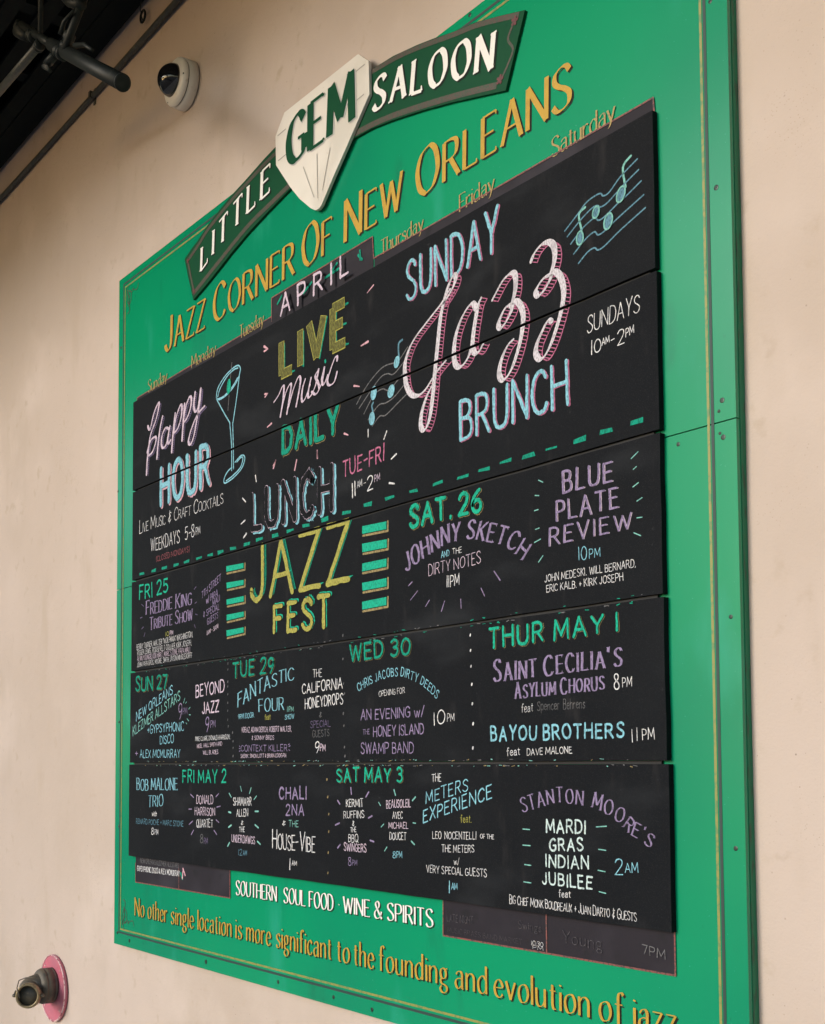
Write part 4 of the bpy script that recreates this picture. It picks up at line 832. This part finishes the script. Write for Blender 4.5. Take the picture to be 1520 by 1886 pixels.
drawing(['1410,990 1405,870 1436,830', '1200,1440 1185,1378 1196,1348'], O2, .0055, 'cdblue', 'music_staff_drawing')
for a in ((1397, 1015, 18, 46, -12), (1207, 1270, 20, 54, -8), (1350, 1255, 22, 52, -14), (1192, 1480, 20, 50, -5)): blob(O2, *a, 'cblue')

# ray marks round the headings: (x0, y0, x1, y1, width px) per colour
def marks(lst, m, o=(0, 0, 1), tp=.0, name='chalk_ray'):
    for (a, b, c, d, wpx) in lst:
        ik = Ink(YI); (x0, y0), (x1, y1) = zs(*o, [(a, b), (c, d)])
        p, q = P(x0, y0), P(x1, y1); s = .3048/(.14*(x0+954))
        ik.stroke([p, q], [wpx*s, wpx*s*(1-tp)]); ik.build(name, M[m], CB)
marks([(300, 885, 330, 905, 5), (300, 925, 328, 908, 4), (1200, 380, 1148, 445, 3), (1155, 845, 1098, 880, 5), (305, 1278, 330, 1272, 4), (306, 1302, 330, 1272, 3), (1040, 1210, 1085, 1215, 4), (360, 1520, 325, 1550, 4), (960, 1602, 992, 1615, 4), (738, 1750, 740, 1805, 3), (395, 1825, 372, 1870, 3)], 'crose', O2, .5)
O5 = (430, 740, 4.343)
marks([(340, 468, 322, 530, 3), (508, 465, 492, 545, 3), (672, 390, 674, 450, 3)], 'crose', O5, -.4)
marks([(1080, 222, 1080, 282, 3), (1228, 235, 1205, 302, 3), (1305, 418, 1265, 458, 3.5), (1250, 650, 1290, 655, 4), (178, 590, 185, 640, 3), (75, 772, 100, 800, 3), (95, 948, 62, 978, 3), (105, 1055, 82, 1088, 4)], 'cwhite', O5, .3)
O7 = (720, 820, 5.429)
marks([(215, 1368, 180, 1405, 2), (272, 1455, 198, 1550, 1.5), (388, 1550, 350, 1612, 2), (540, 1560, 508, 1662, 2), (702, 1540, 706, 1630, 2), (905, 1430, 940, 1508, 2), (1035, 1260, 1095, 1350, 2.5)], 'clilac', O7)
O8 = (960, 520, 3.197)
marks([(690, 998, 650, 1038, 2), (680, 1085, 662, 1102, 2), (692, 1180, 660, 1205, 2), (714, 1268, 684, 1288, 2), (714, 1383, 684, 1387, 2), (666, 1475, 706, 1492, 2), (104, 1165, 130, 1177, 2), (84, 1255, 106, 1256, 2), (80, 1345, 102, 1338, 2), (86, 1455, 108, 1447, 2), (80, 1532, 116, 1512, 2), (130, 1610, 104, 1648, 2)], 'cteal', O8)
OF = (235, 1400, 5.736)
marks([(668, 362, 700, 395, 2), (965, 355, 935, 388, 2), (982, 487, 945, 497, 2), (650, 518, 680, 518, 2), (690, 645, 653, 680, 2), (938, 632, 968, 660, 2), (700, 740, 675, 788, 2), (915, 742, 945, 788, 2)], 'clilac', OF)
marks([(1195, 278, 1207, 330, 2), (1308, 293, 1290, 355, 2), (1075, 350, 1098, 392, 2), (1365, 380, 1338, 418, 2), (1070, 548, 1094, 556, 3), (1384, 542, 1350, 542, 3), (1098, 688, 1070, 710, 3), (1350, 685, 1384, 715, 3), (1080, 872, 1060, 910, 3), (1375, 860, 1405, 890, 3)], 'cteal', OF)
OG = (480, 1400, 5.067)
marks([(845, 258, 850, 318, 3), (1012, 298, 985, 345, 3), (722, 378, 742, 410, 3), (738, 588, 702, 606, 3), (1042, 522, 1010, 540, 3), (1025, 750, 1060, 762, 3), (745, 790, 722, 820, 3)], 'clilac', OG)
marks([(1248, 278, 1262, 328, 3), (1448, 345, 1420, 378, 3), (1105, 395, 1122, 425, 2), (1152, 598, 1128, 625, 2), (1425, 586, 1450, 590, 2), (1410, 758, 1438, 788, 3), (1182, 812, 1160, 848, 2)], 'cteal', OG)
OH = (760, 1400, 3.102)
marks([(632, 394, 670, 397, 2), (632, 486, 674, 489, 2), (642, 597, 678, 602, 2), (638, 696, 678, 702, 2), (1052, 382, 1110, 378, 2), (1065, 510, 1106, 516, 2), (1062, 630, 1102, 638, 2), (1068, 752, 1106, 762, 2)], 'cteal', OH)
OB = (235, 1220, 7.415)
marks([(785, 490, 768, 555, 1.3), (808, 540, 796, 560, 1.2), (858, 612, 838, 640, 1.2), (845, 715, 862, 718, 1.5), (815, 770, 838, 800, 1.5), (800, 825, 812, 842, 1.2)], 'cteal', OB)
OC = (420, 1160, 6.609)
marks([(142, 1415, 150, 1425, 1.5), (138, 1445, 148, 1448, 1.5), (140, 1480, 152, 1472, 1.5), (738, 1398, 752, 1390, 1.5), (745, 1420, 760, 1412, 1.5), (742, 1460, 755, 1470, 1.5)], 'clilac', OC)
OA = (235, 1020, 7.6)
marks([(200, 708, 228, 735, 1.5), (180, 900, 208, 888, 1.5), (225, 1025, 200, 1052, 1.5), (248, 1105, 232, 1160, 1.2), (962, 462, 935, 498, 1.5), (970, 675, 945, 695, 1.5), (955, 845, 980, 855, 1.5), (935, 990, 955, 1038, 1.2)], 'cdlilac', OA)
marks([(600, 560, 615, 555, 1)], 'cdim', OA) if False else None

# dashed rule, bars and dotted dividers
for (a, b) in ((262, 1057), (283.7, 1051), (303, 1046), (325, 1040), (344, 1034.5), (367, 1028), (387.6, 1022.6), (407, 1016.5), (430, 1010), (455, 1002.6), (478, 994), (507, 986), (535, 977), (564, 968.5), (599, 956), (638.5, 944), (678, 929.6), (718, 917), (762, 904), (807.5, 890.5), (853, 878), (892, 864), (932, 849.5), (974, 838), (1017, 825), (1068.5, 809), (1117, 793), (1174, 776)):
    x, z = P(a, b); wp = (8+17*(a-262)/912)*random.uniform(.9, 1.08)/2; L = (P(a+wp, b)[0]-P(a-wp, b)[0])/2; hh = random.uniform(.0036, .0048); j = lambda: random.uniform(-.0025, .0025)
    ik = Ink(YI); ik.poly([(x-L+j(), z-hh+j()), (x+L+j(), z-hh+j()), (x+L+j(), z+hh+j()), (x-L+j(), z+hh+j())]); ik.build('chalk_dash', M['cdgreen'], CB)
O6 = (400, 920, 4.4706)
def bar(xa, xb, cy, hl, hr, sl):
    c = zs(*O6, [(xa, cy+sl-hl), (xb, cy-sl-hr), (xb, cy-sl+hr), (xa, cy+sl+hl)])
    j = lambda: random.uniform(-.5, .5)
    c = [(a+j(), b+j()) for a, b in c]
    ik = Ink(YI-.0009); ik.poly([P(*p) for p in c]); ik.build('chalk_bar', M['cgreen'], CB)
    k = 6/4.47
    q = [P(c[3][0]+k*.6, c[3][1]+k*2.4), P(c[2][0]+k*1.6, c[2][1]+k*2.2), P(c[1][0]+k*1.6, c[1][1])]
    ik = Ink(YI); ik.stroke(q[:2], .0055); ik.stroke(q[1:], .0055); ik.build('chalk_bar_outline', M['ctan'], CB)
for cy in (558, 697, 832, 958, 1088): bar(82, 222, cy, 24, 22, 14)
for cy in (232, 380, 540, 700, 855): bar(1200, 1400, cy, 34, 34, 20)
for lst, m in ((((632, 1171+0), (632, 1214), (633, 1259), (635, 1278), (633, 1314), (634, 1337), (635, 1376), (636, 1392)), 'cdim'),
               (((866.5, 1170), (867, 1198), (868, 1228), (869.5, 1260), (870.5, 1296), (872, 1333), (871.5, 1378)), 'cwhite'),
               (((602.5, 1435), (604, 1468), (606, 1500), (606, 1532), (605, 1571), (604.5, 1608)), 'ctan'),
               (((420, 1223), (420, 1234), (420, 1256), (420, 1265), (420, 1278), (420, 1295), (420, 1309), (420, 1326), (421, 1339), (429, 1349), (430, 1366), (430, 1378), (430, 1393)), 'cdim')):
    ik = Ink(YI)
    for a, b in lst:
        x, z = P(a, b+random.uniform(-1, 1)); ik.stroke([(x, z-.0015), (x+.001, z+.0015)], random.uniform(.0035, .005))
    ik.build('dotted_divider', M[m], CB)['kind'] = 'stuff'
# remnants of older chalk along the plank joints
for zi, cols in ((2, ('cdgreen', 'cdim')), (1, ('cdim', 'ctan', 'cteal'))):
    for m in cols:
        ik = Ink(YI)
        for k in range(55):
            x = random.uniform(.1, 2.2); s = random.choice((-1, 1)); z = GZ+zi*FT+s*(.0033+random.uniform(.0012, .004))
            ik.stroke([(x, z), (x+random.uniform(-.012, .012), z+random.uniform(-.001, .001)*2)], random.uniform(.0008, .0022), cap=False)
        ik.build('chalk_remnant', M[m], CB).__setitem__('kind', 'stuff')

# ================================================================== security camera
ctr = P3(346, 159, YW); up_out = Vector((0, -1, 0)); 
SC = thing('security_camera', 'round white dome security camera with smoked glass on the wall above the sign', 'camera', ctr)
bm = bmesh.new(); lathe(bm, ctr, up_out, [(-.002, .070), (.0, .077), (.030, .076), (.0315, .074)], 56); bobj('housing', bm, M['camwhite'], SC, True)
bm = bmesh.new(); lathe(bm, ctr, up_out, [(.0313, .072), (.0345, .072)], 56); bobj('gasket', bm, M['rubber'], SC, True)
bm = bmesh.new(); lathe(bm, ctr, up_out, [(.0345, .074), (.040, .0755), (.047, .072), (.0525, .064), (.055, .054), (.0545, .051)], 56); bobj('cover_ring', bm, M['camwhite'], SC, True)
bm = bmesh.new(); R = .0515; lathe(bm, ctr, up_out, [(.050+R*math.sin(t)*1.0, R*math.cos(t)) for t in [k*math.pi/2/14 for k in range(15)]], 48); bobj('dome', bm, M['dome'], SC, True)
for (a, r) in ((-2.2, .066), (-.1, .067), (2.0, .066)):
    bm = bmesh.new(); o = ctr+Vector((r*math.cos(a), 0, r*math.sin(a))); lathe(bm, o, up_out, [(.045, .0025), (.0515, .0025)], 10); bobj('screw', bm, M['screw'], SC)

# ================================================================== wall conduit
zc = P(157, 190, YW-.012)[1]
CO = thing('conduit', 'thin dark conduit pipe running along the wall under the balcony edge', 'pipe', (0, YW-.012, zc))
bm = bmesh.new(); tube(bm, [Vector((x, YW-.011-.002*math.sin(x*2), zc+.003*math.sin(x*1.7))) for x in [-9+.25*k for k in range(70)]], .0105, 14); bobj('pipe', bm, M['conduit'], CO, True)
hk = P3(263, 38, YW-.014)
bm = bmesh.new(); tube(bm, [hk+Vector((.018*math.cos(a), 0, .016+.02*math.sin(a))) for a in [-1.4+k*.45 for k in range(15)]], .0042, 8); bobj('hook', bm, M['iron'], CO, True)
bm = bmesh.new(); tube(bm, [P3(263, 38, YW-.014), P3(258, 16, YW-.02), P3(262, -10, YW-.03)], .0016, 6); bobj('wire', bm, M['iron'], CO, True)
for xx in (-3.1, -1.75, -.42, 1.0, 2.4):
    bm = bmesh.new(); box(bm, xx-.008, xx+.008, YW-.0235, YW+.002, zc-.013, zc+.013); box(bm, xx-.008, xx+.008, YW-.003, YW+.002, zc-.03, zc+.03); bobj('strap', bm, M['conduit'], CO, bevel=.001)

# ================================================================== pipe hanger under the gallery (top left)
def Q(px, py, y): return P3(px, py, y)
PH = thing('pipe_hanger', 'dark iron pipe assembly with clamps hanging beneath the balcony at the top left', 'pipe fitting', Q(120, 110, -.42))
bm = bmesh.new(); a, b = Q(95, 82, -.42), Q(226, 152, -.40); tube(bm, [a, a.lerp(b, .5), b], [.019, .021, .0225], 20); lathe(bm, b, (b-a), [(-.004, .0232), (.001, .0232), (.001, .016)], 20); bobj('arm_pipe', bm, M['iron'], PH, True)
bm = bmesh.new(); c, d = Q(118, 92, -.43), Q(163, -25, -.38); tube(bm, [c, d], .0115, 18); bobj('drop_pipe', bm, M['iron'], PH, True)
bm = bmesh.new(); c, d = Q(74, 80, -.43), Q(-20, 190, -.40); tube(bm, [c, d], .0125, 18); bobj('side_pipe', bm, M['conduit'], PH, True)
def clamp(px, py, y, d, r, L):
    p = Q(px, py, y); d = d.normalized(); bm = bmesh.new()
    lathe(bm, p-d*L/2, d, [(0, r*.85), (.003, r), (L*.35, r), (L*.4, r*.82), (L*.6, r*.82), (L*.65, r), (L-.003, r), (L, r*.85)], 24)
    return bobj('clamp', bm, M['iron'], PH, True)
ax = (Q(226, 152, -.40)-Q(95, 82, -.42)); ad = (Q(163, -25, -.38)-Q(118, 92, -.43)); al = (Q(-20, 190, -.40)-Q(74, 80, -.43))
clamp(112, 96, -.42, ax, .021, .045); clamp(124, 76, -.42, ad, .0175, .05); clamp(72, 84, -.43, al, .017, .03); clamp(60, 66, -.43, ax, .019, .034)
bm = bmesh.new(); e0 = Q(36, 38, -.43); e1 = Q(34, 58, -.43); tube(bm, [e0, e0.lerp(e1, .5), e1, Q(50, 68, -.43)], [.011, .018, .019, .015], 18); bobj('elbow', bm, M['iron'], PH, True)
bm = bmesh.new(); tube(bm, [Q(40, 46, -.43), Q(80, 72, -.43), Q(100, 84, -.42)], .0125, 18); bobj('cross_pipe', bm, M['iron'], PH, True)
bm = bmesh.new(); e0 = Q(100, 102, -.43); tube(bm, [e0, Q(90, 114, -.43), Q(84, 122, -.43), Q(92, 130, -.43)], [.012, .013, .012, .006], 16); bobj('wing_bolt', bm, M['iron'], PH, True)
bm = bmesh.new(); tube(bm, [Q(112, 64, -.43), Q(118, 40, -.43), Q(136, 18, -.42)], [.009, .006, .004], 12); bobj('wing_bolt', bm, M['iron'], PH, True)
bm = bmesh.new(); tube(bm, [Q(138, 84, -.41), Q(156, 82, -.41), Q(170, 92, -.41)], [.008, .007, .006], 12); bobj('wing_bolt', bm, M['iron'], PH, True)
bm = bmesh.new(); tube(bm, [Q(150, 8, -.4), Q(128, 4, -.4), Q(112, -12, -.4)], [.016, .014, .012], 16); bobj('clamp', bm, M['iron'], PH, True)
bm = bmesh.new(); tube(bm, [Q(74, 80, -.43), Vector((Q(74, 80, -.43).x, -.43, ZS+.03))], .008, 10); bobj('hanger_rod', bm, M['iron'], PH, True)

# ================================================================== fire hose connection (bottom left)
fc = P3(97, 1820, YW-.008)
FC = thing('hose_connection', 'weathered brass hose connection on a round pink wall plate at the bottom left', 'hose connection', fc)
bm = bmesh.new(); lathe(bm, fc+Vector((0, .012, 0)), up_out, [(0, .122), (.009, .1255), (.0125, .125), (.0135, .121), (.0125, .118)], 64); bobj('wall_plate', bm, M['flange'], FC, True)
bm = bmesh.new()
ring = [fc+Vector((.1225*math.cos(a), -.0012, .1225*math.sin(a))) for a in [2*math.pi*k/64 for k in range(65)]]
tube(bm, ring, .0028, 8, cap=False); bobj('plate_rim', bm, M['flangerim'], FC, True)
for k in range(4):
    aa = math.pi/4+k*math.pi/2; bm = bmesh.new(); o_ = fc+Vector((.105*math.cos(aa), -.0005, .105*math.sin(aa)))
    lathe(bm, o_, up_out, [(0, .0045), (.002, .004), (.0028, .002)], 12); bobj('screw', bm, M['flangerim'], FC, True)
n0 = fc+Vector((0, 0, .012))
bm = bmesh.new(); lathe(bm, n0, up_out, [(.001, .063), (.004, .066), (.010, .066), (.011, .0645), (.013, .0645), (.014, .066), (.036, .066), (.037, .0645), (.039, .0645), (.040, .066), (.044, .066), (.052, .062), (.060, .054)], 40); bobj('collar', bm, M['brass'], FC, True)
oc = P3(50, 1835, -.098)                        # centre of the open mouth
tocam = (CAM-oc).normalized(); nd = (tocam*.86+Vector((0, -.35, -.12))).normalized()
m1 = n0+Vector((0, -.05, 0)); m2 = n0+Vector((-.005, -.095, -.004)); m3 = oc-nd*.055
pth = [n0+Vector((0, -.03, 0)), m1, m1.lerp(m2, .6), (m2*2+m3)/3, m3, oc-nd*.02]
bm = bmesh.new(); pq = []
for i in range(len(pth)-1):
    for k in range(4): pq.append(pth[i].lerp(pth[i+1], k/4))
pq.append(pth[-1])
for _ in range(4): pq = [pq[0]]+[(pq[i-1]+pq[i]*2+pq[i+1])/4 for i in range(1, len(pq)-1)]+[pq[-1]]
nq = len(pq); tube(bm, pq, [.054-.013*min(1, i/(nq*.6)) for i in range(nq)], 32); bobj('elbow', bm, M['brass'], FC, True)
bm = bmesh.new(); lathe(bm, oc-nd*.024, nd, [(0, .0405), (.004, .0465), (.014, .0465), (.018, .044), (.024, .0435), (.0255, .0405), (.024, .0365), (.016, .0355)], 44, cap=False); bobj('swivel_lip', bm, M['brasslight'], FC, True)
bm = bmesh.new(); lathe(bm, oc-nd*.075, nd, [(0, .0001), (.0, .030), (.028, .033), (.066, .0357)], 36, cap=False); bobj('throat', bm, M['rust'], FC, True)
lug = r2.cross(nd).normalized(); side = nd.cross(Vector((0, 0, 1))).normalized()
for sdir in (side, -side*1.0):
    bm = bmesh.new(); lathe(bm, oc-nd*.014+sdir*.044, sdir, [(0, .007), (.012, .0065), (.015, .004)], 14); bobj('lug', bm, M['brass'], FC, True)
bm = bmesh.new(); tube(bm, [Q(36, 1838, -.13), Q(31, 1820, -.13), Q(35, 1806, -.125), Q(48, 1801, -.11), Q(66, 1800, -.09)], .0022, 8); bobj('cap_chain', bm, M['brass'], FC, True)
bm = bmesh.new(); tube(bm, [Q(29, 1826, -.13), Q(27, 1830, -.13)], [.004, .003], 8); bobj('chain_hook', bm, M['brass'], FC, True)
